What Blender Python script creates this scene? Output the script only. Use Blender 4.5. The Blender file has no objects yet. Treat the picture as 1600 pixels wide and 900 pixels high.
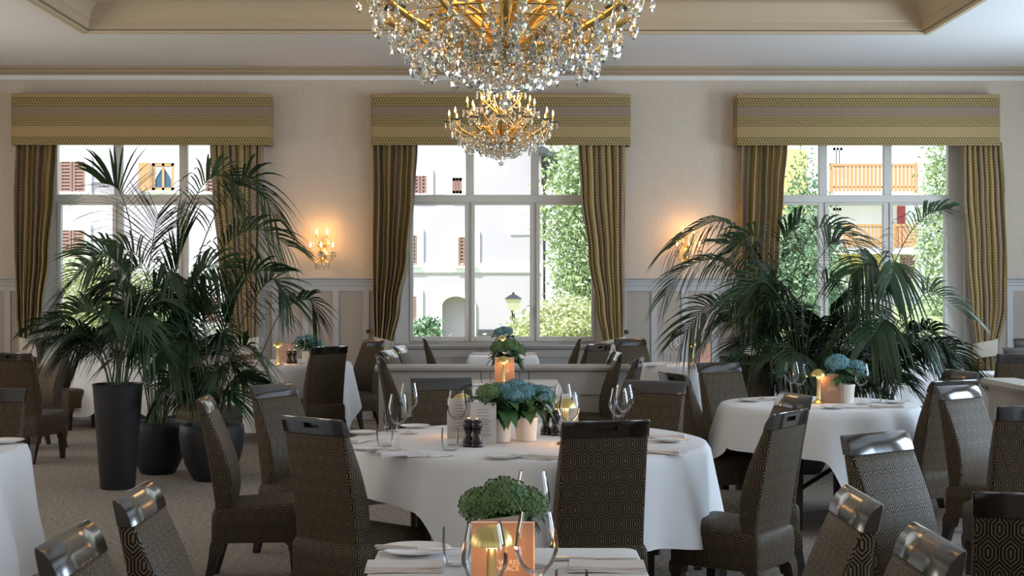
import bpy, bmesh, math, random
from mathutils import Vector, Matrix, Euler
R = math.radians
PI = math.pi
scene = bpy.context.scene
COL = scene.collection
random.seed(7)

# ------------------------------------------------------------------ camera
F = 2222.2          # focal length in pixels of a 1600 wide frame (50 mm on 36 mm)
HC = 1.52           # camera height
TH = 0.0068         # small yaw to the right
HOR = 445.0         # horizon row
cam_d = bpy.data.cameras.new('camera')
cam_d.sensor_width = 36.0
cam_d.lens = 50.0
cam_d.shift_y = -5.0 / 1600.0
cam_d.clip_end = 300
cam = bpy.data.objects.new('camera', cam_d)
COL.objects.link(cam)
cam.location = (0, 0, HC)
cam.rotation_euler = (PI / 2, 0, -TH)
scene.camera = cam

# ------------------------------------------------------------------ world, sun, window light, exposure
SKY = 1.9
SUN = 6.0
P_RIGHT = 225.0
P_LEFT = 48.0
P_REAR = 4.0
EXPOSURE = 0.06
w = bpy.data.worlds.new('sky')
scene.world = w
w.use_nodes = True
bg = w.node_tree.nodes['Background']
tc = w.node_tree.nodes.new('ShaderNodeTexCoord')
sep = w.node_tree.nodes.new('ShaderNodeSeparateXYZ')
rmp = w.node_tree.nodes.new('ShaderNodeValToRGB')
w.node_tree.links.new(tc.outputs['Generated'], sep.inputs[0])
w.node_tree.links.new(sep.outputs['Z'], rmp.inputs[0])
rmp.color_ramp.elements[0].position = 0.0
rmp.color_ramp.elements[0].color = (0.86, 0.93, 1.0, 1)
rmp.color_ramp.elements[1].position = 0.6
rmp.color_ramp.elements[1].color = (0.50, 0.70, 1.0, 1)
w.node_tree.links.new(rmp.outputs[0], bg.inputs[0])
bg.inputs[1].default_value = SKY
sun_d = bpy.data.lights.new('sun', 'SUN')
sun_d.energy = SUN
sun_d.angle = R(0.6)
sun_d.color = (1.0, 0.95, 0.86)
sun = bpy.data.objects.new('sun', sun_d)
COL.objects.link(sun)
sun.rotation_euler = Euler((R(38), 0, R(-48)))     # from behind the camera's right shoulder... high

WALL_Y = 16.08
CEIL = 3.98
XL, XR, YR = -7.0, 7.0, -3.0
SIDE_OPEN = [(-0.6, 1.6), (3.4, 5.6), (7.4, 9.6), (11.6, 13.8)]   # window openings of the side walls (y range)


def area(name, loc, rot, sx, sy, power, col):
    d = bpy.data.lights.new(name, 'AREA')
    d.shape = 'RECTANGLE'
    d.size, d.size_y = sx, sy
    d.energy = power
    d.color = col
    o = bpy.data.objects.new(name, d)
    COL.objects.link(o)
    o.location = loc
    o.rotation_euler = rot
    return o


for i, (a, b) in enumerate(SIDE_OPEN):
    area('daylight_right', (XR + 0.3, (a + b) / 2, 2.05), (0, R(90), 0), 2.5, b - a, P_RIGHT * (0.35 if i == 0 else 1.0), (0.58, 0.77, 1.0))
    area('daylight_left', (XL - 0.3, (a + b) / 2, 2.05), (0, R(-90), 0), 2.5, b - a, P_LEFT * (0.35 if i == 0 else 1.0), (1.0, 0.86, 0.68))
for x in (-4.0, 0.0, 4.0):
    area('daylight_rear', (x, YR - 0.3, 2.05), (R(90), 0, 0), 2.2, 2.5, P_REAR, (1.0, 0.93, 0.84))

scene.view_settings.view_transform = 'Standard'
scene.view_settings.look = 'None'
scene.view_settings.exposure = EXPOSURE
scene.view_settings.gamma = 1.0
scene.view_settings.use_curve_mapping = False
scene.cycles.max_bounces = 8
scene.cycles.diffuse_bounces = 4
scene.cycles.glossy_bounces = 4
scene.cycles.transmission_bounces = 8
scene.cycles.transparent_max_bounces = 24
scene.cycles.caustics_reflective = False
scene.cycles.caustics_refractive = False
scene.cycles.sample_clamp_indirect = 4.0
scene.cycles.use_denoising = True


# ------------------------------------------------------------------ pixel helpers (photo -> place)
def ray(u):
    a = (u - 800.0) / F
    return math.sin(TH) + math.cos(TH) * a, math.cos(TH) - math.sin(TH) * a


def W(u, v, z):
    """the point at height z seen at pixel (u, v)"""
    t = (HC - z) * F / (v - HOR)
    dx, dy = ray(u)
    return Vector((dx * t, dy * t, z))


def D(u, y, v=None):
    """the point at room depth y seen in column u (and row v)"""
    dx, dy = ray(u)
    t = y / dy
    return Vector((dx * t, y, HC if v is None else HC + (HOR - v) / F * t))


# ------------------------------------------------------------------ mesh builder
class MB:
    def __init__(self):
        self.v, self.f, self.m = [], [], []

    def add(self, vs, fs, mi=0):
        o = len(self.v)
        self.v += [tuple(p) for p in vs]
        self.f += [tuple(i + o for i in f) for f in fs]
        self.m += [mi] * len(fs)
        return self

    def box(self, x0, x1, y0, y1, z0, z1, mi=0):
        vs = [(x0, y0, z0), (x1, y0, z0), (x1, y1, z0), (x0, y1, z0), (x0, y0, z1), (x1, y0, z1), (x1, y1, z1), (x0, y1, z1)]
        return self.add(vs, [(0, 3, 2, 1), (4, 5, 6, 7), (0, 1, 5, 4), (1, 2, 6, 5), (2, 3, 7, 6), (3, 0, 4, 7)], mi)

    def frustum(self, c0, c1, a0, b0, a1, b1, mi=0):
        """rectangular bar from c0 (half sizes a0, b0) to c1 (half sizes a1, b1), sizes along x and y"""
        vs = []
        for c, a, b in ((c0, a0, b0), (c1, a1, b1)):
            vs += [(c[0] - a, c[1] - b, c[2]), (c[0] + a, c[1] - b, c[2]), (c[0] + a, c[1] + b, c[2]), (c[0] - a, c[1] + b, c[2])]
        return self.add(vs, [(0, 3, 2, 1), (4, 5, 6, 7), (0, 1, 5, 4), (1, 2, 6, 5), (2, 3, 7, 6), (3, 0, 4, 7)], mi)

    def rings(self, rings, close=True, cap0=True, cap1=True, mi=0):
        n = len(rings[0])
        vs = [p for r in rings for p in r]
        fs = []
        for i in range(len(rings) - 1):
            for j in range(n if close else n - 1):
                k = (j + 1) % n
                fs.append((i * n + j, i * n + k, (i + 1) * n + k, (i + 1) * n + j))
        if cap0:
            fs.append(tuple(range(n - 1, -1, -1)))
        if cap1:
            fs.append(tuple(range((len(rings) - 1) * n, len(rings) * n)))
        return self.add(vs, fs, mi)

    def lathe(self, prof, c=(0, 0, 0), n=24, cap0=True, cap1=True, mi=0):
        rs = []
        for r, z in prof:
            r = max(r, 1e-4)
            rs.append([(c[0] + r * math.cos(2 * PI * j / n), c[1] + r * math.sin(2 * PI * j / n), c[2] + z) for j in range(n)])
        return self.rings(rs, True, cap0, cap1, mi)

    def tube(self, pts, rad, n=8, mi=0):
        pts = [Vector(p) for p in pts]
        if not isinstance(rad, (list, tuple)):
            rad = [rad] * len(pts)
        rs = []
        up = Vector((0, 0, 1))
        for i, p in enumerate(pts):
            t = (pts[min(i + 1, len(pts) - 1)] - pts[max(i - 1, 0)]).normalized()
            a = t.cross(up)
            if a.length < 1e-3:
                a = t.cross(Vector((1, 0, 0)))
            a.normalize()
            b = a.cross(t).normalized()
            rs.append([p + (a * math.cos(2 * PI * j / n) + b * math.sin(2 * PI * j / n)) * rad[i] for j in range(n)])
        return self.rings(rs, True, True, True, mi)

    def prism(self, poly, x0, x1, axis='x', mi=0):
        """polygon in the other two axes, extruded along axis"""
        def P(q, t):
            if axis == 'x':
                return (t, q[0], q[1])
            if axis == 'y':
                return (q[0], t, q[1])
            return (q[0], q[1], t)
        n = len(poly)
        vs = [P(q, x0) for q in poly] + [P(q, x1) for q in poly]
        fs = [tuple(range(n)), tuple(range(2 * n - 1, n - 1, -1))]
        for i in range(n):
            k = (i + 1) % n
            fs.append((i, i + n, k + n, k))
        return self.add(vs, fs, mi)

    def build(self, name, mats, parent=None, smooth=35, loc=None, rot=None, fix=True, uv=True):
        me = bpy.data.meshes.new(name)
        me.from_pydata(self.v, [], self.f)
        if not isinstance(mats, (list, tuple)):
            mats = [mats]
        for m in mats:
            me.materials.append(m)
        for p, mi in zip(me.polygons, self.m):
            p.material_index = mi
        if fix:
            bm = bmesh.new()
            bm.from_mesh(me)
            bmesh.ops.recalc_face_normals(bm, faces=bm.faces)
            bm.to_mesh(me)
            bm.free()
        if uv:
            box_uv(me)
        if smooth:
            me.shade_smooth()
            me.set_sharp_from_angle(angle=R(smooth))
        o = bpy.data.objects.new(name, me)
        COL.objects.link(o)
        if parent:
            o.parent = parent
        if loc is not None:
            o.location = loc
        if rot is not None:
            o.rotation_euler = rot
        return o


def box_uv(me):
    ul = me.uv_layers.new(name='UVMap')
    dat = [0.0] * (2 * len(me.loops))
    vs = me.vertices
    for p in me.polygons:
        n = p.normal
        ax = max(range(3), key=lambda i: abs(n[i]))
        i0, i1 = ((1, 2), (0, 2), (0, 1))[ax]
        for li in p.loop_indices:
            co = vs[me.loops[li].vertex_index].co
            dat[2 * li] = co[i0]
            dat[2 * li + 1] = co[i1]
    ul.data.foreach_set('uv', dat)


def bevel(o, width, seg=2):
    me = o.data
    bm = bmesh.new()
    bm.from_mesh(me)
    bmesh.ops.bevel(bm, geom=[e for e in bm.edges if e.is_manifold and e.calc_face_angle(0) > R(30)], offset=width, segments=seg, affect='EDGES', profile=0.5)
    bm.to_mesh(me)
    bm.free()
    me.shade_smooth()
    me.set_sharp_from_angle(angle=R(40))
    return o


def tag(o, label=None, cat=None, group=None, kind=None):
    if label:
        o['label'] = label
    if cat:
        o['category'] = cat
    if group:
        o['group'] = group
    if kind:
        o['kind'] = kind
    return o


def thing(name, label, cat, loc=(0, 0, 0), rz=0.0, group=None):
    o = bpy.data.objects.new(name, None)
    o.empty_display_size = 0.1
    COL.objects.link(o)
    o.location = loc
    o.rotation_euler = (0, 0, rz)
    return tag(o, label, cat, group)


def copy_tree(o, parent=None):
    c = o.copy()
    COL.objects.link(c)
    if parent:
        c.parent = parent
    for ch in list(o.children):
        copy_tree(ch, c)
    return c


def bez(p, n):
    p = [Vector(q) for q in p]
    out = []
    for i in range(n + 1):
        t = i / n
        q = list(p)
        while len(q) > 1:
            q = [q[k].lerp(q[k + 1], t) for k in range(len(q) - 1)]
        out.append(q[0])
    return out


# ------------------------------------------------------------------ materials
def mat(name, col, rough=0.5, metal=0.0, spec=0.5, **kw):
    m = bpy.data.materials.new(name)
    m.use_nodes = True
    b = m.node_tree.nodes['Principled BSDF']
    b.inputs['Base Color'].default_value = (*col, 1)
    b.inputs['Roughness'].default_value = rough
    b.inputs['Metallic'].default_value = metal
    b.inputs['Specular IOR Level'].default_value = spec
    for k, v in kw.items():
        k = k.replace('_', ' ')
        b.inputs[k].default_value = v
    return m


def NT(m):
    return m.node_tree, m.node_tree.nodes, m.node_tree.links, m.node_tree.nodes['Principled BSDF']


def math_n(nt, op, a, b=None, c=None):
    n = nt.nodes.new('ShaderNodeMath')
    n.operation = op
    for i, x in enumerate((a, b, c)):
        if x is None:
            continue
        if isinstance(x, (int, float)):
            n.inputs[i].default_value = x
        else:
            nt.links.new(x, n.inputs[i])
    return n.outputs[0]


def mixc(nt, fac, a, b):
    n = nt.nodes.new('ShaderNodeMix')
    n.data_type = 'RGBA'
    for sock, x in ((n.inputs[0], fac), (n.inputs[6], a), (n.inputs[7], b)):
        if isinstance(x, tuple):
            sock.default_value = (*x, 1)
        elif isinstance(x, (int, float)):
            sock.default_value = x
        else:
            nt.links.new(x, sock)
    return n.outputs[2]


def noisy(m, scale, c0, c1, bump=0.0, detail=4, coord='Object', stretch=(1, 1, 1), dist=0.02):
    nt, N, L, b = NT(m)
    t = N.new('ShaderNodeTexCoord')
    mp = N.new('ShaderNodeMapping')
    mp.inputs['Scale'].default_value = stretch
    L.new(t.outputs[coord], mp.inputs[0])
    n = N.new('ShaderNodeTexNoise')
    n.inputs['Scale'].default_value = scale
    n.inputs['Detail'].default_value = detail
    L.new(mp.outputs[0], n.inputs['Vector'])
    r = N.new('ShaderNodeValToRGB')
    r.color_ramp.elements[0].position = 0.35
    r.color_ramp.elements[1].position = 0.65
    r.color_ramp.elements[0].color = (*c0, 1)
    r.color_ramp.elements[1].color = (*c1, 1)
    L.new(n.outputs[0], r.inputs[0])
    L.new(r.outputs[0], b.inputs['Base Color'])
    if bump:
        bp = N.new('ShaderNodeBump')
        bp.inputs['Strength'].default_value = bump
        bp.inputs['Distance'].default_value = dist
        L.new(n.outputs[0], bp.inputs['Height'])
        L.new(bp.outputs[0], b.inputs['Normal'])
    return m


def fabric_chair():
    m = mat('chair_fabric', (0.05, 0.04, 0.03), 0.5, 0, 0.16)
    nt, N, L, b = NT(m)
    t = N.new('ShaderNodeTexCoord')
    s = N.new('ShaderNodeSeparateXYZ')
    L.new(t.outputs['UV'], s.inputs[0])
    ds = []
    for ou, ov in ((0, 0), (0.030, 0.070)):
        au = math_n(nt, 'ABSOLUTE', math_n(nt, 'SUBTRACT', math_n(nt, 'FLOORED_MODULO', math_n(nt, 'ADD', s.outputs[0], 3.0 + ou), 0.060), 0.030))
        av = math_n(nt, 'ABSOLUTE', math_n(nt, 'SUBTRACT', math_n(nt, 'FLOORED_MODULO', math_n(nt, 'ADD', s.outputs[1], 7.0 + ov), 0.140), 0.070))
        d1 = math_n(nt, 'SUBTRACT', 0.030, au)
        d2 = math_n(nt, 'MULTIPLY', math_n(nt, 'SUBTRACT', 0.050, math_n(nt, 'ADD', au, av)), 0.7071)
        ds.append(math_n(nt, 'MINIMUM', d1, d2))
    d = math_n(nt, 'MAXIMUM', ds[0], ds[1])
    fr = math_n(nt, 'FRACT', math_n(nt, 'ADD', math_n(nt, 'MULTIPLY', d, 1 / 0.0098), 0.28))
    line = math_n(nt, 'LESS_THAN', fr, 0.41)
    L.new(mixc(nt, line, (0.008, 0.006, 0.0045), (0.145, 0.100, 0.052)), b.inputs['Base Color'])
    b.inputs['Sheen Weight'].default_value = 0.02
    b.inputs['Sheen Roughness'].default_value = 0.4
    L.new(math_n(nt, 'SUBTRACT', 0.62, math_n(nt, 'MULTIPLY', line, 0.22)), b.inputs['Roughness'])
    bp = N.new('ShaderNodeBump')
    bp.inputs['Strength'].default_value = 0.25
    bp.inputs['Distance'].default_value = 0.002
    L.new(line, bp.inputs['Height'])
    L.new(bp.outputs[0], b.inputs['Normal'])
    return m


def stripe_fabric(name, axis, period, shift=0.0):
    """curtain fabric: plain taupe and plain gold bands between bands of small yellow dashes"""
    m = mat(name, (0.3, 0.2, 0.1), 0.75, 0, 0.25)
    nt, N, L, b = NT(m)
    t = N.new('ShaderNodeTexCoord')
    s = N.new('ShaderNodeSeparateXYZ')
    L.new(t.outputs['UV'], s.inputs[0])
    a, c = (s.outputs[0], s.outputs[1]) if axis == 0 else (s.outputs[1], s.outputs[0])
    ph = math_n(nt, 'FRACT', math_n(nt, 'ADD', math_n(nt, 'MULTIPLY', a, 1 / period), 10 + shift))
    r = N.new('ShaderNodeValToRGB')
    r.color_ramp.interpolation = 'CONSTANT'
    cols = [(0.0, (0.185, 0.13, 0.058)), (0.26, (0.26, 0.19, 0.13)), (0.50, (0.17, 0.12, 0.054)), (0.74, (0.36, 0.25, 0.115))]
    e = r.color_ramp.elements
    e[0].position, e[0].color = cols[0][0], (*cols[0][1], 1)
    e[1].position, e[1].color = cols[1][0], (*cols[1][1], 1)
    for p, q in cols[2:]:
        k = e.new(p)
        k.color = (*q, 1)
    L.new(ph, r.inputs[0])
    # dashes in the patterned bands
    ph2 = math_n(nt, 'FRACT', math_n(nt, 'MULTIPLY', ph, 2.0))
    inb = math_n(nt, 'LESS_THAN', ph2, 0.50)
    d1 = math_n(nt, 'FRACT', math_n(nt, 'ADD', math_n(nt, 'MULTIPLY', c, 1 / 0.032), math_n(nt, 'MULTIPLY', a, 14.0)))
    d2 = math_n(nt, 'FRACT', math_n(nt, 'MULTIPLY', ph2, 8.0))
    dash = math_n(nt, 'MULTIPLY', math_n(nt, 'MULTIPLY', math_n(nt, 'GREATER_THAN', d1, 0.5), math_n(nt, 'GREATER_THAN', d2, 0.35)), inb)
    L.new(mixc(nt, dash, r.outputs[0], (0.44, 0.33, 0.125)), b.inputs['Base Color'])
    return m


def thin_glass(name, tint=(1, 1, 1), refl=1.0, blend=0.3):
    m = bpy.data.materials.new(name)
    m.use_nodes = True
    nt = m.node_tree
    nt.nodes.clear()
    o = nt.nodes.new('ShaderNodeOutputMaterial')
    mx = nt.nodes.new('ShaderNodeMixShader')
    tr = nt.nodes.new('ShaderNodeBsdfTransparent')
    gl = nt.nodes.new('ShaderNodeBsdfGlossy')
    lw = nt.nodes.new('ShaderNodeLayerWeight')
    lw.inputs[0].default_value = blend
    tr.inputs[0].default_value = (*tint, 1)
    gl.inputs['Roughness'].default_value = 0.02
    f = math_n(nt, 'MULTIPLY', lw.outputs['Fresnel'], refl)
    nt.links.new(f, mx.inputs[0])
    nt.links.new(tr.outputs[0], mx.inputs[1])
    nt.links.new(gl.outputs[0], mx.inputs[2])
    nt.links.new(mx.outputs[0], o.inputs[0])
    return m


M = {}
M['fabric'] = fabric_chair()
M['darkwood'] = mat('dark_wood', (0.010, 0.006, 0.004), 0.17, 0, 0.75, IOR=1.55, Coat_Weight=0.4, Coat_Roughness=0.08, Coat_IOR=1.55)
M['leg'] = mat('leg_wood', (0.018, 0.012, 0.009), 0.35)
M['wall'] = noisy(mat('wall_paper', (0.6, 0.55, 0.48), 0.8), 55, (0.54, 0.455, 0.355), (0.575, 0.49, 0.385), 0.06, stretch=(1, 1, .4))
M['wains'] = mat('wainscot_paint', (0.46, 0.44, 0.42), 0.5)
M['panel'] = noisy(mat('wainscot_panel', (0.38, 0.32, 0.26), 0.75), 140, (0.37, 0.315, 0.26), (0.43, 0.365, 0.305), 0.1)
M['white'] = mat('white_paint', (0.74, 0.72, 0.68), 0.45)
M['ceil'] = mat('ceiling_paint', (0.78, 0.755, 0.735), 0.8)
M['cove'] = mat('cove_paint', (0.52, 0.40, 0.255), 0.6)
M['crown'] = mat('crown_paint', (0.36, 0.27, 0.165), 0.55)
M['winframe'] = mat('window_frame', (0.62, 0.585, 0.52), 0.4)
M['pane'] = thin_glass('window_glass', (0.985, 0.98, 0.985), 0.5, 0.12)
M['cloth'] = mat('table_linen', (0.74, 0.72, 0.70), 0.85, 0, 0.2)
M['napkin'] = mat('napkin_linen', (0.72, 0.66, 0.62), 0.85, 0, 0.2)
M['tie'] = mat('tieback_cloth', (0.62, 0.55, 0.44), 0.7)
M['pelmet'] = stripe_fabric('pelmet_fabric', 1, 0.44, 0.53)
M['curtain'] = stripe_fabric('curtain_fabric', 0, 0.42, 0.1)
M['gold'] = mat('polished_gold', (0.86, 0.56, 0.17), 0.22, 1.0)
M['lampgold'] = mat('lamp_gold', (0.66, 0.50, 0.18), 0.36, 1.0)
M['brass'] = mat('brushed_brass', (0.80, 0.58, 0.24), 0.32, 1.0)
M['oldgold'] = mat('antique_gold', (0.48, 0.31, 0.10), 0.3, 1.0)
M['porcelain'] = mat('porcelain', (0.82, 0.80, 0.76), 0.18)
M['steel'] = mat('cutlery_steel', (0.75, 0.74, 0.72), 0.18, 1.0)
M['glass'] = thin_glass('drinking_glass', (0.993, 0.995, 0.995), 0.80, 0.15)
M['planter'] = noisy(mat('planter_black', (0.012, 0.012, 0.013), 0.55), 120, (0.009, 0.009, 0.010), (0.018, 0.018, 0.020), 0.1)
M['soil'] = noisy(mat('soil', (0.03, 0.02, 0.012), 0.9), 60, (0.02, 0.014, 0.009), (0.05, 0.035, 0.022), 0.5)
M['palm'] = noisy(mat('palm_leaf', (0.03, 0.07, 0.03), 0.38, 0, 0.5), 6, (0.013, 0.032, 0.011), (0.028, 0.062, 0.018))
M['stem'] = mat('palm_stem', (0.08, 0.11, 0.035), 0.5)
M['pot'] = mat('white_pot', (0.80, 0.72, 0.62), 0.5)
M['leaf'] = noisy(mat('hydrangea_leaf', (0.04, 0.10, 0.03), 0.45), 20, (0.02, 0.06, 0.02), (0.05, 0.13, 0.035))
M['bluefl'] = noisy(mat('hydrangea_blue', (0.12, 0.25, 0.25), 0.7), 30, (0.07, 0.20, 0.21), (0.17, 0.31, 0.33))
M['greenfl'] = noisy(mat('hydrangea_green', (0.09, 0.18, 0.07), 0.7), 30, (0.055, 0.115, 0.035), (0.15, 0.23, 0.075))
M['mill'] = mat('mill_wood', (0.012, 0.008, 0.007), 0.3)
M['menu'] = mat('menu_paper', (0.62, 0.56, 0.50), 0.7)
M['copper'] = mat('menu_copper', (0.33, 0.19, 0.115), 0.5)
M['ink'] = mat('ink', (0.12, 0.11, 0.10), 0.8)
M['foil'] = mat('foil_letters', (0.85, 0.66, 0.50), 0.4)
M['radiator'] = mat('radiator_enamel', (0.42, 0.41, 0.40), 0.4)
M['plaster'] = mat('chalet_plaster', (0.57, 0.52, 0.565), 0.9)
M['plasterw'] = mat('chalet_trim', (0.92, 0.91, 0.90), 0.9)
M['shutter'] = mat('shutter_wood', (0.33, 0.19, 0.15), 0.6)
M['orangewood'] = mat('orange_wood', (0.60, 0.33, 0.15), 0.6)
M['winblue'] = mat('far_window_glass', (0.07, 0.15, 0.23), 0.6, 0, 0.1)
M['yellow'] = mat('yellow_plaster', (0.80, 0.62, 0.25), 0.9)
M['red'] = mat('red_door', (0.45, 0.07, 0.06), 0.6)
M['roof'] = mat('roof_tile', (0.09, 0.09, 0.10), 0.7)
M['grass'] = noisy(mat('lawn', (0.3, 0.36, 0.14), 0.9), 3, (0.24, 0.32, 0.12), (0.42, 0.46, 0.22))
M['iron'] = mat('dark_iron', (0.03, 0.03, 0.035), 0.5)
M['bark'] = mat('bark', (0.08, 0.055, 0.035), 0.9)
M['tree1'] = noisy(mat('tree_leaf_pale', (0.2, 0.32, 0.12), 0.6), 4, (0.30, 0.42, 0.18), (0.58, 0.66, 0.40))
M['tree2'] = noisy(mat('tree_leaf_dark', (0.1, 0.2, 0.1), 0.6), 4, (0.14, 0.27, 0.15), (0.33, 0.46, 0.27))
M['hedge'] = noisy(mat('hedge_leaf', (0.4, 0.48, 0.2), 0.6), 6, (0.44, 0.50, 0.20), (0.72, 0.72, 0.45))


def emis(name, col, strength):
    m = mat(name, (0.8, 0.7, 0.5), 0.4)
    b = m.node_tree.nodes['Principled BSDF']
    b.inputs['Emission Color'].default_value = (*col, 1)
    b.inputs['Emission Strength'].default_value = strength
    return m


M['bulb'] = emis('candle_bulb', (1.0, 0.55, 0.18), 6.0)
M['lampglow'] = emis('lamp_diffuser', (1.0, 0.50, 0.16), 5.0)
M['lanternglow'] = mat('lantern_glass', (0.75, 0.70, 0.50), 0.3)


def crystal():
    m = mat('crystal', (1.0, 0.985, 0.96), 0.02, 0, 0.5)
    b = m.node_tree.nodes['Principled BSDF']
    b.inputs['Transmission Weight'].default_value = 0.88
    b.inputs['IOR'].default_value = 1.62
    b.inputs['Thin Film Thickness'].default_value = 380.0
    b.inputs['Thin Film IOR'].default_value = 1.9
    return m


M['crystal'] = crystal()


def carpet():
    m = mat('carpet', (0.2, 0.16, 0.12), 0.95, 0, 0.1)
    nt, N, L, b = NT(m)
    t = N.new('ShaderNodeTexCoord')
    n1 = N.new('ShaderNodeTexNoise')
    n1.inputs['Scale'].default_value = 34
    n1.inputs['Detail'].default_value = 3
    mp = N.new('ShaderNodeMapping')
    mp.inputs['Scale'].default_value = (1.0, 3.6, 1)
    L.new(t.outputs['Object'], mp.inputs[0])
    L.new(mp.outputs[0], n1.inputs['Vector'])
    n2 = N.new('ShaderNodeTexNoise')
    n2.inputs['Scale'].default_value = 190
    L.new(t.outputs['Object'], n2.inputs['Vector'])
    r = N.new('ShaderNodeValToRGB')
    r.color_ramp.elements[0].position = 0.44
    r.color_ramp.elements[1].position = 0.56
    r.color_ramp.elements[0].color = (0.16, 0.132, 0.108, 1)
    r.color_ramp.elements[1].color = (0.40, 0.345, 0.29, 1)
    L.new(math_n(nt, 'ADD', math_n(nt, 'MULTIPLY', n1.outputs[0], 0.65), math_n(nt, 'MULTIPLY', n2.outputs[0], 0.35)), r.inputs[0])
    L.new(r.outputs[0], b.inputs['Base Color'])
    bp = N.new('ShaderNodeBump')
    bp.inputs['Strength'].default_value = 0.5
    bp.inputs['Distance'].default_value = 0.006
    L.new(n2.outputs[0], bp.inputs['Height'])
    L.new(bp.outputs[0], b.inputs['Normal'])
    return m


M['carpet'] = carpet()


# ================================================================== the room
def struct(o):
    o['kind'] = 'structure'
    return o


WIN_X = [-4.00, 0.0, 4.03]     # window centres
WOP = 1.22                     # half opening
WZ0, WZ1 = 0.83, 3.36
YW = WALL_Y
THK = 0.45

b = MB()
b.box(XL - THK, XR + THK, YR - THK, YW + THK, -0.2, 0.0)
struct(b.build('floor', M['carpet'], smooth=0))

# back wall around three openings
b = MB()
xs = [XL - THK]
for x in WIN_X:
    xs += [x - WOP, x + WOP]
xs.append(XR + THK)
for i in range(0, len(xs), 2):
    b.box(xs[i], xs[i + 1], YW, YW + THK, 0, 4.5)
for x in WIN_X:
    b.box(x - WOP, x + WOP, YW, YW + THK, 0, WZ0 - 0.04)
    b.box(x - WOP, x + WOP, YW, YW + THK, WZ1, 4.5)
struct(b.build('wall_back', M['wall'], smooth=0))


def side_wall(name, x0, x1):
    b = MB()
    ys = [YR - THK]
    for a, c in SIDE_OPEN:
        ys += [a, c]
    ys.append(YW + THK)
    for i in range(0, len(ys), 2):
        b.box(x0, x1, ys[i], ys[i + 1], 0, 4.5)
    for a, c in SIDE_OPEN:
        b.box(x0, x1, a, c, 0, 0.8)
        b.box(x0, x1, a, c, 3.3, 4.5)
    struct(b.build(name, M['wall'], smooth=0))


side_wall('wall_left', XL - THK, XL)
side_wall('wall_right', XR, XR + THK)
b = MB()
ys = [XL - THK, -5.25, -2.75, -1.25, 1.25, 2.75, 5.25, XR + THK]
for i in range(0, len(ys), 2):
    b.box(ys[i], ys[i + 1], YR - THK, YR, 0, 4.5)
for i in range(1, len(ys) - 1, 2):
    b.box(ys[i], ys[i + 1], YR - THK, YR, 0, 0.95)
    b.box(ys[i], ys[i + 1], YR - THK, YR, 3.15, 4.5)
struct(b.build('wall_rear', M['wall'], smooth=0))

# ceiling with a raised coffer
CX0, CX1, CY0, CY1 = -4.01, 4.09, -1.0, 13.77
UP = 4.27
b = MB()
b.box(XL - THK, CX0, YR - THK, YW + THK, CEIL, CEIL + 0.06)
b.box(CX1, XR + THK, YR - THK, YW + THK, CEIL, CEIL + 0.06)
b.box(CX0, CX1, CY1, YW + THK, CEIL, CEIL + 0.06)
b.box(CX0, CX1, YR - THK, CY0, CEIL, CEIL + 0.06)
b.box(XL - THK, XR + THK, YR - THK, YW + THK, UP + 0.09, UP + 0.3)
struct(b.build('ceiling', M['ceil'], smooth=0))


def sweep_rect(prof, x0, x1, y0, y1, sign):
    """profile (offset inwards, z) swept round a rectangle; sign 1 = offset to the inside"""
    rings = []
    for cx, cy, sx, sy in ((x0, y0, 1, 1), (x1, y0, -1, 1), (x1, y1, -1, -1), (x0, y1, 1, -1)):
        rings.append([(cx + sx * o * sign, cy + sy * o * sign, z) for o, z in prof])
    rings.append(rings[0])
    b = MB()
    b.rings(rings, False, False, False)
    return b


# tan cove of the coffer: fascia bead, flat, quarter-round cove up to the upper ceiling
prof = [(-0.06, CEIL + 0.01), (-0.06, CEIL - 0.025), (-0.01, CEIL - 0.03), (0.0, CEIL - 0.015), (0.0, CEIL + 0.005), (0.02, CEIL + 0.01), (0.02, CEIL + 0.085), (0.035, CEIL + 0.1)]
for k in range(9):
    a = k / 8 * PI / 2
    prof.append((0.035 + 0.26 * (1 - math.cos(a)), CEIL + 0.10 + 0.19 * math.sin(a)))
prof += [(0.30, UP + 0.02), (0.30, UP + 0.10)]
struct(sweep_rect(prof, CX0, CX1, CY0, CY1, 1).build('trim_1', M['cove'], smooth=40))

# crown moulding along the walls: brown band with a white strip below
prof = [(0.0, 3.83), (0.02, 3.83), (0.02, 3.883)]
struct(sweep_rect(prof, XL, XR, YR, YW, 1).build('trim_2', M['white'], smooth=30))
prof = [(0.0, 3.883), (0.035, 3.883), (0.04, 3.90), (0.06, 3.91), (0.065, 3.94), (0.085, 3.95), (0.09, 3.965), (0.09, 3.981)]
struct(sweep_rect(prof, XL, XR, YR, YW, 1).build('trim_3', M['crown'], smooth=30))

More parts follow.
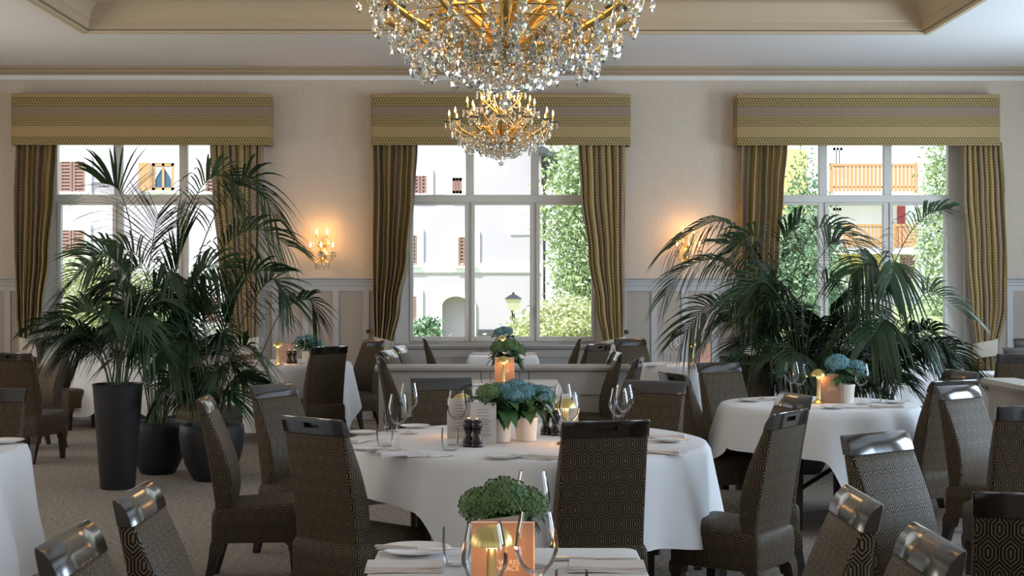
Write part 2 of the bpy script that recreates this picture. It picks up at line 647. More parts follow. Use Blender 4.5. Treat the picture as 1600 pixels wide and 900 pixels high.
# wainscot on the back wall: chair rail, stiles and panels, baseboard; stops at the window casings
segs = [(XL, WIN_X[0] - WOP - 0.10), (WIN_X[0] + WOP + 0.10, WIN_X[1] - WOP - 0.10), (WIN_X[1] + WOP + 0.10, WIN_X[2] - WOP - 0.10), (WIN_X[2] + WOP + 0.10, XR)]
RT = 1.605
for k, (a, c) in enumerate(segs):
    b = MB()
    b.prism([(YW, RT), (YW - 0.06, RT), (YW - 0.065, RT - 0.015), (YW - 0.045, RT - 0.03), (YW - 0.04, RT - 0.055), (YW - 0.03, RT - 0.06), (YW - 0.03, RT - 0.09), (YW - 0.022, RT - 0.10), (YW - 0.022, RT - 0.155), (YW, RT - 0.155)], a, c)
    b.box(a, c, YW - 0.022, YW, 0.12, 0.26)
    x = a + 0.02 if k != 1 else -2.60
    n = 0
    while x < c - 0.05:
        b.box(x, min(x + 0.068, c), YW - 0.022, YW, 0.26, RT - 0.155)
        x += 0.343
    struct(b.build('trim_%d' % (4 + k), M['wains'], smooth=30))
    b = MB()
    b.box(a, c, YW - 0.008, YW, 0.2, RT - 0.14)
    struct(b.build('trim_%d' % (8 + k), M['panel'], smooth=0))
b = MB()
b.prism([(YW, 0.0), (YW - 0.035, 0.0), (YW - 0.035, 0.10), (YW - 0.02, 0.125), (YW, 0.125)], XL, XR)
struct(b.build('baseboard_back', M['wains'], smooth=0))
for nm, x0, x1 in (('left', XL, XL + 0.03), ('right', XR - 0.03, XR)):
    b = MB()
    b.box(x0, x1, YR, YW - 0.04, 0.0, 0.12)
    struct(b.build('baseboard_' + nm, M['wains'], smooth=0))
    b = MB()
    for a, c in zip([YR] + [q[1] for q in SIDE_OPEN], [q[0] for q in SIDE_OPEN] + [YW - 0.05]):
        b.box(x0, x1, a, c, RT - 0.15, RT)
    struct(b.build('trim_12' if nm == 'left' else 'trim_13', M['wains'], smooth=0))


# windows
def make_window(i, cx):
    yf = YW + 0.13
    b = MB()
    x0, x1 = cx - 1.10, cx + 1.10
    z0, z1 = 0.845, 3.32
    d = 0.07
    # outer frame
    b.box(cx - WOP, x0 + 0.045, yf - 0.02, yf + d, z0, z1)
    b.box(x1 - 0.045, cx + WOP, yf - 0.02, yf + d, z0, z1)
    b.box(x0 + 0.045, x1 - 0.045, yf, yf + d, z0, z0 + 0.03)
    b.box(x0 + 0.045, x1 - 0.045, yf, yf + d, z1 - 0.05, z1)
    b.box(x0 + 0.045, x1 - 0.045, yf - 0.015, yf + d, 2.455, 2.545)          # transom
    mz = [cx - 0.37, cx + 0.37]
    for m in mz:
        b.box(m - 0.045, m + 0.045, yf - 0.01, yf + d, 2.545, z1 - 0.05)
        b.box(m - 0.014, m + 0.014, yf - 0.012, yf + d, z0 + 0.03, 2.455)
    # sash frames of the three casements
    edges = [x0 + 0.045, mz[0], mz[1], x1 - 0.045]
    for k in range(3):
        a, c = edges[k] + (0.014 if k else 0), edges[k + 1] - (0.014 if k < 2 else 0)
        s = 0.042
        b.box(a, a + s, yf - 0.03, yf + 0.05, z0 + 0.03, 2.455)
        b.box(c - s, c, yf - 0.03, yf + 0.05, z0 + 0.03, 2.455)
        b.box(a + s, c - s, yf - 0.03, yf + 0.05, z0 + 0.03, z0 + 0.085)
        b.box(a + s, c - s, yf - 0.03, yf + 0.05, 2.43, 2.455)
    fr = b.build('window_%d' % i, M['winframe'], smooth=0)
    bevel(fr, 0.004, 1)
    struct(fr)
    for k in range(3):
        a, c = edges[k] + 0.05, edges[k + 1] - 0.05
        for q0, q1 in ((z0 + 0.085, 2.43), (2.545, z1 - 0.05)):
            p = MB()
            p.box(a - 0.012, c + 0.012, yf + 0.020, yf + 0.026, q0 - 0.004, q1 + 0.004)
            p.build('pane', M['pane'], fr, smooth=0)
    for m in (mz[0] - 0.035, mz[1] + 0.035):
        h = MB()
        h.box(m - 0.011, m + 0.011, yf - 0.045, yf - 0.03, 1.20, 1.28)
        h.box(m - 0.009, m + 0.009, yf - 0.075, yf - 0.045, 1.255, 1.275)
        h.box(m - 0.009, m + 0.009, yf - 0.078, yf - 0.062, 1.15, 1.275)
        h.build('handle', M['white'], fr, smooth=0)
    # sill and casing
    b = MB()
    b.prism([(YW + 0.2, 0.845), (YW - 0.06, 0.845), (YW - 0.07, 0.83), (YW - 0.05, 0.80), (YW - 0.02, 0.785), (YW, 0.785), (YW + 0.2, 0.79)], cx - WOP - 0.10, cx + WOP + 0.10)
    for s in (-1, 1):
        e = cx + s * WOP
        b.box(min(e, e + s * 0.10), max(e, e + s * 0.10), YW - 0.025, YW, 0.12, 3.4)
        b.box(min(e, e - s * 0.012), max(e, e - s * 0.012), YW - 0.025, YW + 0.11, 0.845, 3.36)
    b.box(cx - WOP, cx + WOP, YW - 0.02, YW, 0.70, 0.785)
    b.box(cx - WOP, cx + WOP, YW - 0.012, YW, 0.12, 0.70)
    b.box(cx - WOP, cx + WOP, YW - 0.03, YW, 0.60, 0.625)
    b.box(cx - WOP, cx + WOP, YW - 0.03, YW, 0.20, 0.225)
    struct(b.build('trim_%d' % (13 + i), M['wains'], smooth=0))


for i, cx in enumerate(WIN_X):
    make_window(i + 1, cx)

# low partitions in the middle of the room
b = MB()
PX0, PX1, PY = -1.06, 1.07, 12.2
b.box(PX0, PX1, PY, PY + 0.16, 0.0, 0.775)
b.prism([(PY - 0.02, 0.775), (PY - 0.045, 0.79), (PY - 0.05, 0.81), (PY - 0.04, 0.83), (PY + 0.20, 0.83), (PY + 0.21, 0.81), (PY + 0.205, 0.79), (PY + 0.18, 0.775)], PX0 - 0.03, PX1 + 0.03)
b.box(PX0, PX1, PY - 0.02, PY, 0.0, 0.12)
for a in (-1.0, -0.48, 0.04, 0.56):
    x0, x1, z0, z1 = a, a + 0.44, 0.22, 0.60
    for q in ((x0, x1, z0, z0 + 0.02), (x0, x1, z1 - 0.02, z1), (x0, x0 + 0.02, z0 + 0.02, z1 - 0.02), (x1 - 0.02, x1, z0 + 0.02, z1 - 0.02)):
        b.box(q[0], q[1], PY - 0.018, PY, q[2], q[3])
o = b.build('low_partition', mat('partition_paint', (0.47, 0.42, 0.365), 0.55), smooth=30)
tag(o, 'low panelled taupe partition with rounded top rail behind the middle small table', 'partition', kind='structure')
b = MB()
b.box(3.60, 3.76, 8.75, 10.5, 0.0, 0.775)
b.prism([(3.555, 0.775), (3.54, 0.80), (3.555, 0.83), (3.80, 0.83), (3.815, 0.80), (3.80, 0.775)], 8.72, 10.53, 'y')
b.box(3.58, 3.60, 8.75, 10.5, 0.0, 0.12)
o = b.build('low_partition', bpy.data.materials['partition_paint'], smooth=30)
tag(o, 'low taupe partition running towards the viewer at the right edge', 'partition', kind='structure')


# ================================================================== pelmets and curtains
def make_pelmet(cx, w0, w1, label):
    y0 = YW - 0.24
    b = MB()
    z0, z1 = 3.075, 3.645
    r = 0.03
    # padded front board with rounded vertical corners and returns to the wall
    out = [(w0, YW - 0.001), (w0, y0 + r), (w0 + r * .3, y0 + r * .3), (w0 + r, y0), (w1 - r, y0), (w1 - r * .3, y0 + r * .3), (w1, y0 + r), (w1, YW - 0.001)]
    t = 0.022
    inn = [(w0 + t, YW - 0.001), (w0 + t, y0 + r), (w0 + t, y0 + t), (w0 + r, y0 + t), (w1 - r, y0 + t), (w1 - t, y0 + t), (w1 - t, y0 + r), (w1 - t, YW - 0.001)]
    zs = [z0, z0 + 0.012, (z0 + z1) / 2, z1 - 0.012, z1]
    rows = []
    for z in zs:
        k = 0.004 if z in (z0, z1) else 0.0
        rows.append([(x, y + k if y < YW - 0.05 else y, z) for x, y in out])
    b.rings(rows, False, False, False)
    n = len(out)
    b.rings([[(x, y, z0) for x, y in inn], [(x, y, z1 - 0.02) for x, y in inn]], False, False, False)
    for i in range(n - 1):
        b.add([(*out[i], z0), (*out[i + 1], z0), (*inn[i + 1], z0), (*inn[i], z0)], [(0, 1, 2, 3)])
    b.add([(*p, z1) for p in out], [tuple(range(n))])
    o = b.build('pelmet', M['pelmet'], smooth=40, fix=False)
    return tag(o, label, 'pelmet', 'striped box pelmets over the windows')


def cx_at(u):
    return D(u, YW - 0.24).x


make_pelmet(0, cx_at(16), cx_at(422), 'gold and taupe striped box pelmet over the left window')
make_pelmet(0, cx_at(579), cx_at(986), 'gold and taupe striped box pelmet over the middle window behind the chandelier')
make_pelmet(0, cx_at(1151), cx_at(1564), 'gold and taupe striped box pelmet over the right window')


def make_curtain(outer, top_in, pts, ph, label, sgn, tie_z=0.93):
    """outer: x of the outer edge; pts: list (z, inner x); sgn +1 if the inner edge is to the right"""
    root = thing('curtain', label, 'curtain', (outer, YW - 0.13, 0), 0, 'striped drapes at the windows')
    b = MB()
    nx, nz = 90, 46
    folds = 7.5
    rows = []
    zt, zb = 3.12, 0.02
    uvw = 0.95
    pts = sorted(pts)
    for j in range(nz + 1):
        z = zb + (zt - zb) * j / nz
        # inner edge by interpolation
        xi = pts[-1][1]
        xo = pts[-1][2]
        for (za, xa, oa), (zc, xc, oc) in zip(pts, pts[1:]):
            if za <= z <= zc:
                t = (z - za) / (zc - za)
                t = t * t * (3 - 2 * t)
                xi, xo = xa + (xc - xa) * t, oa + (oc - oa) * t
        if z < pts[0][0]:
            xi, xo = pts[0][1], pts[0][2]
        wdt = abs(xi - xo)
        row = []
        for i in range(nx + 1):
            s = i / nx
            amp = 0.028 + 0.03 * min(1.0, (0.55 - wdt) / 0.4) if wdt < 0.55 else 0.028
            amp = min(amp, 0.06)
            q = s + 0.012 * math.sin(3.1 * z + 9 * s + ph)
            yy = -amp * math.sin(2 * PI * folds * q + ph) - 0.4 * amp * math.sin(2 * PI * folds * 0.5 * q + ph * 2 + 0.5 * z)
            x = xo + (xi - xo) * s - outer
            row.append((x + 0.008 * math.sin(2 * PI * folds * q + ph + 1.4), yy, z))
        rows.append(row)
    b.rings(rows, False, False, False)
    o = b.build('drape', M['curtain'], root, smooth=0, fix=False, uv=False)
    me = o.data
    ul = me.uv_layers.new(name='UVMap')
    for p in me.polygons:
        for li in p.loop_indices:
            vi = me.loops[li].vertex_index
            j, i = divmod(vi, nx + 1)
            ul.data[li].uv = (i / nx * uvw, zt * j / nz)
    me.shade_smooth()
    so = o.modifiers.new('thickness', 'SOLIDIFY')
    so.thickness = 0.006
    # tie-back band
    zt_, xi, xo = [p for p in pts if abs(p[0] - tie_z) < 0.02][0]
    a, c = min(xi, xo) - outer - 0.012, max(xi, xo) - outer + 0.012
    b = MB()
    n = 28
    rr = []
    for zz, g in ((-0.09, 0.0), (-0.085, 0.008), (0.085, 0.008), (0.09, 0.0)):
        rr.append([((a + c) / 2 + ((c - a) / 2 + g) * math.copysign(abs(math.cos(2 * PI * k / n)) ** .6, math.cos(2 * PI * k / n)),
                    (0.082 + g) * math.copysign(abs(math.sin(2 * PI * k / n)) ** .6, math.sin(2 * PI * k / n)),
                    tie_z + zz + 0.03 * sgn * -math.cos(2 * PI * k / n)) for k in range(n)])
    b.rings(rr)
    b.build('tieback', M['tie'], root, smooth=50)
    return root


def curtain_px(rows, ph, label, sgn):
    """rows: (v, u_inner, u_outer) in the photo, at the wall"""
    y = YW - 0.13
    pts = []
    for v, ui, uo in rows:
        p = D(ui, y, v)
        q = D(uo, y, v)
        pts.append((p.z, p.x, q.x))
    pts.sort()
    pts[0] = (0.0, pts[0][1], pts[0][2])
    tz = min(pts, key=lambda p: abs(p[0] - 0.85))[0]
    return make_curtain(pts[-1][2], pts[-1][1], pts, ph, label, sgn, tz)


curtain_px([(222, 91, 24), (300, 86, 23), (400, 78, 24), (480, 68, 27), (542, 58, 32), (590, 60, 30), (650, 62, 30)], 0.3, 'striped gold drape tied back at the far left window edge', 1)
curtain_px([(222, 328, 408), (300, 333, 407), (400, 342, 405), (480, 352, 403), (542, 362, 402), (590, 360, 404), (650, 360, 404)], 1.3, 'striped gold drape right of the left window, behind the palms', -1)
curtain_px([(222, 651, 583), (300, 647, 584), (400, 639, 584), (480, 624, 585), (542, 612, 587), (590, 613, 586), (650, 614, 585)], 2.2, 'striped gold drape tied back at the left of the middle window', 1)
curtain_px([(222, 902, 978), (300, 906, 978), (400, 918, 977), (480, 931, 976), (542, 942, 974), (590, 940, 976), (650, 940, 976)], 3.9, 'striped gold drape tied back at the right of the middle window', -1)
curtain_px([(222, 1229, 1155), (300, 1224, 1154), (400, 1217, 1154), (480, 1205, 1156), (542, 1192, 1158), (590, 1194, 1157), (650, 1195, 1156)], 5.0, 'striped gold drape left of the right window, behind the palms', 1)
curtain_px([(222, 1503, 1563), (300, 1504, 1568), (400, 1510, 1571), (480, 1516, 1570), (545, 1524, 1556), (590, 1520, 1562), (650, 1518, 1564)], 0.9, 'striped drape with cream tieback at the far right window edge', -1)


def holdback(u, v, sgn, label):
    p = D(u, YW - 0.05, v)
    root = thing('curtain_holdback', label, 'holdback', (p.x, YW, p.z), 0, 'brass curtain holdbacks')
    b = MB()
    b.tube(bez([(0.0, -0.012, 0), (0, -0.10, 0), (-0.10 * sgn * -1, -0.16, -0.06), (sgn * 0.16, -0.24, -0.12)], 8), 0.008)
    b.lathe([(0.028, 0.0), (0.028, 0.01)], (0, -0.0, -0.005), 16)
    b.build('arm', M['oldgold'], root)
    b = MB()
    b.lathe([(0.0, -0.026), (0.018, -0.02), (0.026, 0), (0.018, 0.02), (0.0, 0.026)], (0, -0.035, 0.0), 14)
    b.build('knob', M['iron'], root)


holdback(575, 518, 1, 'dark knobbed curtain holdback on the wall left of the middle window')
holdback(979, 519, -1, 'dark knobbed curtain holdback on the wall right of the middle window')


# radiators
def radiator(cx, n, label):
    root = thing('radiator', label, 'radiator', (cx, YW - 0.12, 0), 0, 'column radiators under the windows')
    first = None
    for k in range(n):
        x = (k - (n - 1) / 2) * 0.06
        if first is None:
            b = MB()
            for yy in (-0.05, 0.05):
                b.tube([(0, yy, 0.14), (0, yy, 0.62)], 0.016, 8)
            b.lathe([(0.0, -0.018), (0.022, -0.012), (0.026, 0), (0.022, 0.012), (0, 0.018)], (0, -0.05, 0.62), 10)
            b.lathe([(0.0, -0.018), (0.022, -0.012), (0.026, 0), (0.022, 0.012), (0, 0.018)], (0, -0.05, 0.14), 10)
            b.box(-0.022, 0.022, -0.05, 0.05, 0.60, 0.64)
            b.box(-0.022, 0.022, -0.05, 0.05, 0.12, 0.16)
            first = s = b.build('section', M['radiator'], root)
        else:
            s = first.copy()
            COL.objects.link(s)
        s.location = (x, 0, 0)
    b = MB()
    for yy in (-0.05, 0.05):
        for z in (0.14, 0.62):
            b.tube([(-(n / 2) * 0.06 - .02, yy, z), ((n / 2) * 0.06 + .02, yy, z)], 0.012, 8)
    for x in (-(n / 2) * 0.06 + .05, (n / 2) * 0.06 - .05):
        b.box(x - .015, x + .015, -0.06, 0.06, 0, 0.13)
    b.build('manifold', M['radiator'], root)


radiator(-4.25, 24, 'grey column radiator under the left window')


# ================================================================== outside the windows
FY = 32.0
b = MB()
# lawn rising behind the right window
nx, ny = 24, 16
vs, fs = [], []
for j in range(ny + 1):
    for i in range(nx + 1):
        x = -45 + 90 * i / nx
        y = WALL_Y + THK + 0.05 + 60 * j / ny
        k = min(1, max(0, (x - 1.5) / 4))
        t = min(1, max(0, (y - 19) / 12))
        vs.append((x, y, -0.25 + 1.25 * k * t * t * (3 - 2 * t)))
for j in range(ny):
    for i in range(nx):
        a = j * (nx + 1) + i
        fs.append((a, a + 1, a + nx + 2, a + nx + 1))
b.add(vs, fs)
tag(b.build('lawn', M['grass'], smooth=60), 'sunlit lawn rising towards the houses outside the windows', 'lawn', kind='structure')


def on(u, v, y):
    return D(u, y, v)


def far_window(root, y, u0, v0, u1, v1, kind, frame='plasterw', bord=0.14):
    p, q = on(u0, v1, y), on(u1, v0, y)
    x0, x1, z0, z1 = p.x, q.x, p.z, q.z
    b = MB()
    for r in ((x0 - bord, x1 + bord, z1, z1 + bord), (x0 - bord, x1 + bord, z0 - bord, z0), (x0 - bord, x0, z0, z1), (x1, x1 + bord, z0, z1)):
        b.box(r[0], r[1], y - 0.05, y, r[2], r[3])
    b.box(x0 - bord * .6, x1 + bord * .6, y - 0.12, y, z0 - 0.05, z0)
    wd = b.build('window', M[frame], root, smooth=0)
    if kind == 'shut':
        for a, c in ((x0, (x0 + x1) / 2 - 0.01), ((x0 + x1) / 2 + 0.01, x1)):
            b = MB()
            b.box(a, a + 0.05, y - 0.05, y, z0, z1)
            b.box(c - 0.05, c, y - 0.05, y, z0, z1)
            n = max(4, int((z1 - z0) / 0.075))
            for k in range(n):
                z = z0 + (z1 - z0) * k / n
                b.prism([(y - 0.045, z), (y - 0.002, z + 0.05), (y - 0.002, z + 0.07), (y - 0.045, z + 0.02)], a + 0.05, c - 0.05)
            b.build('shutter', M['shutter'], wd, smooth=0)
    else:
        b = MB()
        b.box(x0 + 0.06, x1 - 0.06, y - 0.012, y - 0.002, z0 + 0.06, z1 - 0.06)
        b.build('pane', M['winblue'], wd, smooth=0)
        b = MB()
        w = 0.07
        for r in ((x0, x1, z1 - w, z1), (x0, x1, z0, z0 + w), (x0, x0 + w, z0, z1), (x1 - w, x1, z0, z1), ((x0 + x1) / 2 - w / 2.5, (x0 + x1) / 2 + w / 2.5, z0, z1)):
            b.box(r[0], r[1], y - 0.04, y, r[2], r[3])
        b.build('sash', M['orangewood' if kind == 'orange' else 'shutter' if kind == 'brown' else 'plasterw'], wd, smooth=0)
        if kind == 'orange':
            b = MB()
            b.box(x0 - 0.28, x0 - 0.02, y - 0.10, y - 0.055, z0, z1)
            b.build('shutter', M['orangewood'], wd, smooth=0)
            b = MB()
            xm = (x0 + x1) / 2
            for s in (-1, 1):
                b.prism([(xm, z1 - .08), (xm + s * (x1 - x0) * .42, z1 - .08), (xm + s * (x1 - x0) * .44, z0 + .1), (xm + s * (x1 - x0) * .30, (z0 + z1) / 2)], y - 0.03, y - 0.015, 'y')
            b.build('lace_curtain', mat('lace', (0.55, 0.65, 0.75), 0.8), wd, smooth=0)
    return wd


# white chalet behind the left and middle windows
root = thing('chalet', 'white plastered chalet with brown shutters outside the middle and left windows', 'building', (-5, FY, -0.3))
root.location = (0, 0, 0)
xr = on(846, 400, FY).x
b = MB()
arch_l, arch_r = on(691, 500, FY).x, on(734, 500, FY).x
az0, az1 = -0.4, on(700, 463, FY).z
rr = (arch_r - arch_l) / 2
xm = (arch_l + arch_r) / 2
spring = az1 - rr * 0.7
b.box(-22, arch_l, FY, FY + 8, -0.4, 11.5)
b.box(arch_r, xr, FY, FY + 8, -0.4, 11.5)
poly = [(arch_l, 11.5), (arch_l, spring)] + [(xm - rr * math.cos(a), spring + rr * 0.7 * math.sin(a)) for a in [k * PI / 12 for k in range(1, 12)]] + [(arch_r, spring), (arch_r, 11.5)]
b.prism(poly, FY, FY + 8, 'y')
b.box(arch_l, arch_r, FY + 0.35, FY + 0.45, -0.4, az1 + 0.2)
b.build('wall', M['plaster'], root, smooth=0)
b = MB()
k = 0.14
outer = [(xm - (rr + k) * math.cos(a), spring + (rr * 0.7 + k) * math.sin(a)) for a in [q * PI / 12 for q in range(13)]]
inner = [(xm - rr * math.cos(a), spring + rr * 0.7 * math.sin(a)) for a in [q * PI / 12 for q in range(13)]]
b.prism([(arch_l - k, -0.4)] + outer + [(arch_r + k, -0.4), (arch_r, -0.4)] + inner[::-1] + [(arch_l, -0.4)], FY - 0.06, FY, 'y')
b.build('archway_surround', M['plasterw'], root, smooth=0)
b = MB()
zb0, zb1 = on(700, 426, FY).z, on(700, 411, FY).z
b.box(-22, xr, FY - 0.04, FY, zb0, zb1)
b.build('band', M['plasterw'], root, smooth=0)
b = MB()
b.box(arch_r + k + 0.05, xr, FY - 0.05, FY, -0.4, on(770, 515, FY).z)
b.build('base_band', M['roof'], root, smooth=0)
b = MB()
p, q = on(797, 367, FY), on(830, 323, FY)
b.box(p.x, q.x, FY - 0.03, FY, p.z, q.z)
pl = b.build('plaque', M['plasterw'], root, smooth=0)
b = MB()
for j in range(6):
    z = q.z - 0.1 - j * (q.z - p.z - 0.15) / 6
    b.box(p.x + 0.08, q.x - 0.08 - (j % 3) * 0.03, FY - 0.034, FY - 0.03, z - 0.02, z)
b.build('lettering', M['plaster'], pl, smooth=0)
b = MB()
p = on(852, 237, FY)
b.prism([(xr - 0.15, p.z - 0.05), (xr + 0.45, p.z - 0.25), (xr + 0.45, p.z - 0.15), (xr - 0.15, p.z + 0.12)], FY - 0.8, FY + 8, 'y')
b.build('eave', M['roof'], root, smooth=0)
b = MB()
b.tube(bez([(xr + 0.4, FY - 0.4, p.z - 0.3), (xr + 0.1, FY - 0.35, p.z - 0.5), (xr + 0.06, FY - 0.1, p.z - 0.5), (xr + 0.06, FY - 0.1, p.z - 1.2)], 8) + [Vector((xr + 0.06, FY - 0.1, -0.3))], 0.045, 8)
b.build('downpipe', M['iron'], root)
for a in ((94, 253, 134, 300, 'shut'), (238, 255, 273, 298, 'orange'), (92, 360, 133, 402, 'shut'), (318, 465, 345, 505, 'shut'), (322, 255, 352, 300, 'shut'),
          (646, 275, 667, 303, 'shut'), (707, 278, 722, 303, 'brown'), (633, 368, 652, 414, 'shut'), (716, 371, 740, 415, 'shut'), (630, 463, 651, 502, 'shut')):
    far_window(root, FY, *a)

# balcony house behind the right window
BY = 38.0
root = thing('balcony_house', 'pale house with two wooden balconies and yellow walls outside the right window', 'building')
b = MB()
x0, x1 = on(1296, 400, BY).x, on(1436, 400, BY).x
b.box(x0, x1, BY, BY + 8, 0.0, 12)
b.box(x0 - 4.0, x0, BY + 1.5, BY + 8, 0.0, 11)
b.build('wall', M['plasterw'], root, smooth=0)
b = MB()
q, p = on(1440, 405, BY), on(1340, 432, BY)
b.box(x0 - 0.02, on(1403, 400, BY).x, BY - 0.03, BY, p.z, on(1340, 392, BY).z)
b.box(on(1403, 400, BY).x, x1, BY - 0.03, BY, on(1340, 312, BY).z, on(1340, 302, BY).z)
b.box(x0 - 1.4, x0 - .3, BY + 1.46, BY + 1.5, on(1240, 330, BY).z, on(1240, 225, BY).z)
b.build('yellow_wall', M['yellow'], root, smooth=0)
for (ua, ub, va, vb) in ((1297, 1434, 256, 301), (1318, 1434, 350, 388)):
    p, q = on(ua, vb, BY - 1.1), on(ub, va, BY - 1.1)
    b = MB()
    b.box(p.x, q.x, BY - 1.1, BY, p.z - 0.14, p.z)
    bal = b.build('balcony', M['plasterw'], root, smooth=0)
    b = MB()
    n = int((q.x - p.x) / 0.10)
    for k in range(n):
        x = p.x + (q.x - p.x) * (k + 0.5) / n
        b.box(x - 0.036, x + 0.036, BY - 1.10, BY - 1.07, p.z + 0.03, q.z - 0.04)
    b.box(p.x, q.x, BY - 1.12, BY - 1.03, q.z - 0.06, q.z)
    b.box(p.x, q.x, BY - 1.07, BY - 1.03, p.z + 0.12, p.z + 0.18)
    for x in (p.x, (p.x + q.x) / 2 + .3, q.x - 0.08):
        b.box(x, x + 0.08, BY - 1.13, BY - 1.03, p.z, q.z + 0.03)
    b.build('railing', M['orangewood'], bal, smooth=0)
far_window(root, BY, 1301, 231, 1316, 262, 'blue', 'plasterw', 0.1)
far_window(root, BY, 1301, 325, 1314, 352, 'blue', 'plasterw', 0.1)
far_window(root, BY, 1405, 398, 1429, 436, 'shut', 'plasterw', 0.1)
b = MB()
p, q = on(1402, 386, BY), on(1414, 322, BY)
b.box(p.x, q.x, BY - 0.04, BY, p.z, q.z)
b.build('door', M['red'], root, smooth=0)


def foliage_mesh(c, rad, n, size, seed, shape='ellipsoid'):
    rnd = random.Random(seed)
    b = MB()
    # clumps: leaves gather round random clump centres near the surface
    clumps = []
    for _ in range(max(8, n // 45)):
        while True:
            p = Vector((rnd.uniform(-1, 1), rnd.uniform(-1, 1), rnd.uniform(-1, 1)))
            if shape == 'cone':
                r = math.hypot(p.x, p.y)
                if r <= (1 - (p.z + 1) / 2) * 0.95 + 0.08 and r > 0.3 * (1 - (p.z + 1) / 2):
                    break
            elif 0.45 < p.length < 1.0:
                break
        clumps.append(p)
    cr = 0.30
    for i in range(n):
        q = clumps[rnd.randrange(len(clumps))]
        p = q + Vector((rnd.gauss(0, 1), rnd.gauss(0, 1), rnd.gauss(0, 1))) * cr * 0.5
        p = Vector((c[0] + p.x * rad[0], c[1] + p.y * rad[1], c[2] + p.z * rad[2]))
        a = Vector((rnd.gauss(0, 1), rnd.gauss(0, 1), rnd.gauss(0, 1))).normalized()
        t = a.cross(Vector((rnd.gauss(0, 1), rnd.gauss(0, 1), rnd.gauss(0, 1)))).normalized()
        s = size * rnd.uniform(0.6, 1.3)
        b.add([p - a * s, p + t * s * 0.45, p + a * s, p - t * s * 0.45], [(0, 1, 2, 3)])
    return b


def tree(name, label, cat, u, y, vtop, vbot, halfw, m, n, size, seed, shape='ellipsoid', trunk=True, group=None):
    pt, pb = on(u, vtop, y), on(u, vbot, y)
    zc, rz = (pt.z + pb.z) / 2, (pt.z - pb.z) / 2
    ground = -0.25
    if u > 900:
        k = min(1, max(0, (pt.x - 1.5) / 4))
        t = min(1, max(0, (y - 19) / 12))
        ground += 1.25 * k * t * t * (3 - 2 * t)
    root = thing(name, label, cat, (pt.x, y, ground), 0, group)
    foliage_mesh((0, 0, zc - ground), (halfw, halfw * 0.8, rz), n, size, seed, shape).build('foliage', m, root, smooth=0, fix=False, uv=False)
    b = MB()
    b.tube([(0, 0, -0.05), (0.03, 0, (zc - ground) * 0.5), (0, 0.03, zc - ground)], [0.13 * halfw / 1.3, 0.09 * halfw / 1.3, 0.03], 8)
    for k in range(5):
        a = k * 1.3
        h = (zc - ground) * (0.55 + 0.09 * k)
        b.tube([(0, 0, h), (0.5 * halfw * math.cos(a), 0.5 * halfw * math.sin(a), h + 0.35 * rz)], [0.05, 0.015], 6)
    b.build('trunk', M['bark'], root)
    return root


tree('tree', 'tall pale green tree filling the right pane of the middle window', 'tree', 921, 28.5, 190, 505, 0.92, M['tree1'], 17000, 0.055, 1)
tree('hedge_bush', 'bright yellow green bush below the tree outside the middle window', 'bush', 893, 24.5, 470, 550, 0.98, M['hedge'], 9000, 0.042, 2)
tree('dark_shrub', 'small dark green shrub at the lower left pane of the middle window', 'bush', 668, 25.5, 488, 545, 0.48, M['tree2'], 1300, 0.05, 3, 'cone')
tree('fir_tree', 'green fir outside the left pane of the right window', 'tree', 1256, 30.0, 228, 520, 1.05, M['tree2'], 11000, 0.055, 4, 'cone')
tree('tree', 'slim green tree at the right edge of the right window', 'tree', 1487, 29.5, 205, 545, 0.72, M['tree1'], 9000, 0.055, 5)
tree('tree', 'leafy green tree behind the fir outside the right window', 'tree', 1262, 33.0, 330, 530, 0.8, M['tree1'], 2600, 0.075, 9)
tree('hedge_bush', 'yellow green bush at the lower left of the left window', 'bush', 130, 24.5, 395, 545, 1.0, M['hedge'], 8000, 0.045, 6)
tree('hedge_bush', 'green bush behind the palms outside the left window', 'bush', 222, 28.5, 440, 545, 0.8, M['tree1'], 2600, 0.06, 7)

# street lamp
p = on(802, 515, 27.0)
root = thing('street_lamp', 'small lantern on a grey post outside the middle pane', 'street lamp', (p.x, 27.0, -0.25))
zt = on(802, 485, 27.0).z + 0.25
b = MB()
b.lathe([(0.09, 0), (0.09, 0.25), (0.035, 0.32), (0.03, zt - 0.05), (0.05, zt)], (0, 0, 0), 12)
b.build('post', M['iron'], root)
b = MB()
b.rings([[(0.09 * s, 0.09 * t, zt) for s, t in ((-1, -1), (1, -1), (1, 1), (-1, 1))], [(0.15 * s, 0.15 * t, zt + 0.22) for s, t in ((-1, -1), (1, -1), (1, 1), (-1, 1))]])
b.build('lantern', M['lanternglow'], root, smooth=0)
b = MB()
b.rings([[(0.17 * s, 0.17 * t, zt + 0.22) for s, t in ((-1, -1), (1, -1), (1, 1), (-1, 1))], [(0.05 * s, 0.05 * t, zt + 0.30) for s, t in ((-1, -1), (1, -1), (1, 1), (-1, 1))]])
b.lathe([(0.02, zt + 0.30), (0.025, zt + 0.33), (0.0, zt + 0.35)], (0, 0, 0), 8)
b.build('lantern_roof', M['iron'], root, smooth=0)


# ================================================================== chandeliers
def pendant_mesh(s=1.0):
    """faceted almond drop, hanging from z=0"""
    b = MB()
    n = 6
    prof = [(0.003, -0.004), (0.0075, -0.012), (0.006, -0.018), (0.004, -0.021), (0.011, -0.036), (0.0165, -0.055), (0.013, -0.070), (0.004, -0.080)]
    rs = []
    for k, (r, z) in enumerate(prof):
        rs.append([(r * s * math.cos(2 * PI * (j + 0.5 * (k % 2)) / n), r * s * 0.62 * math.sin(2 * PI * (j + 0.5 * (k % 2)) / n), z * s) for j in range(n)])
    b.rings(rs)
    return b


def merge(b, src, mat4):
    b.add([mat4 @ Vector(p) for p in src.v], src.f)


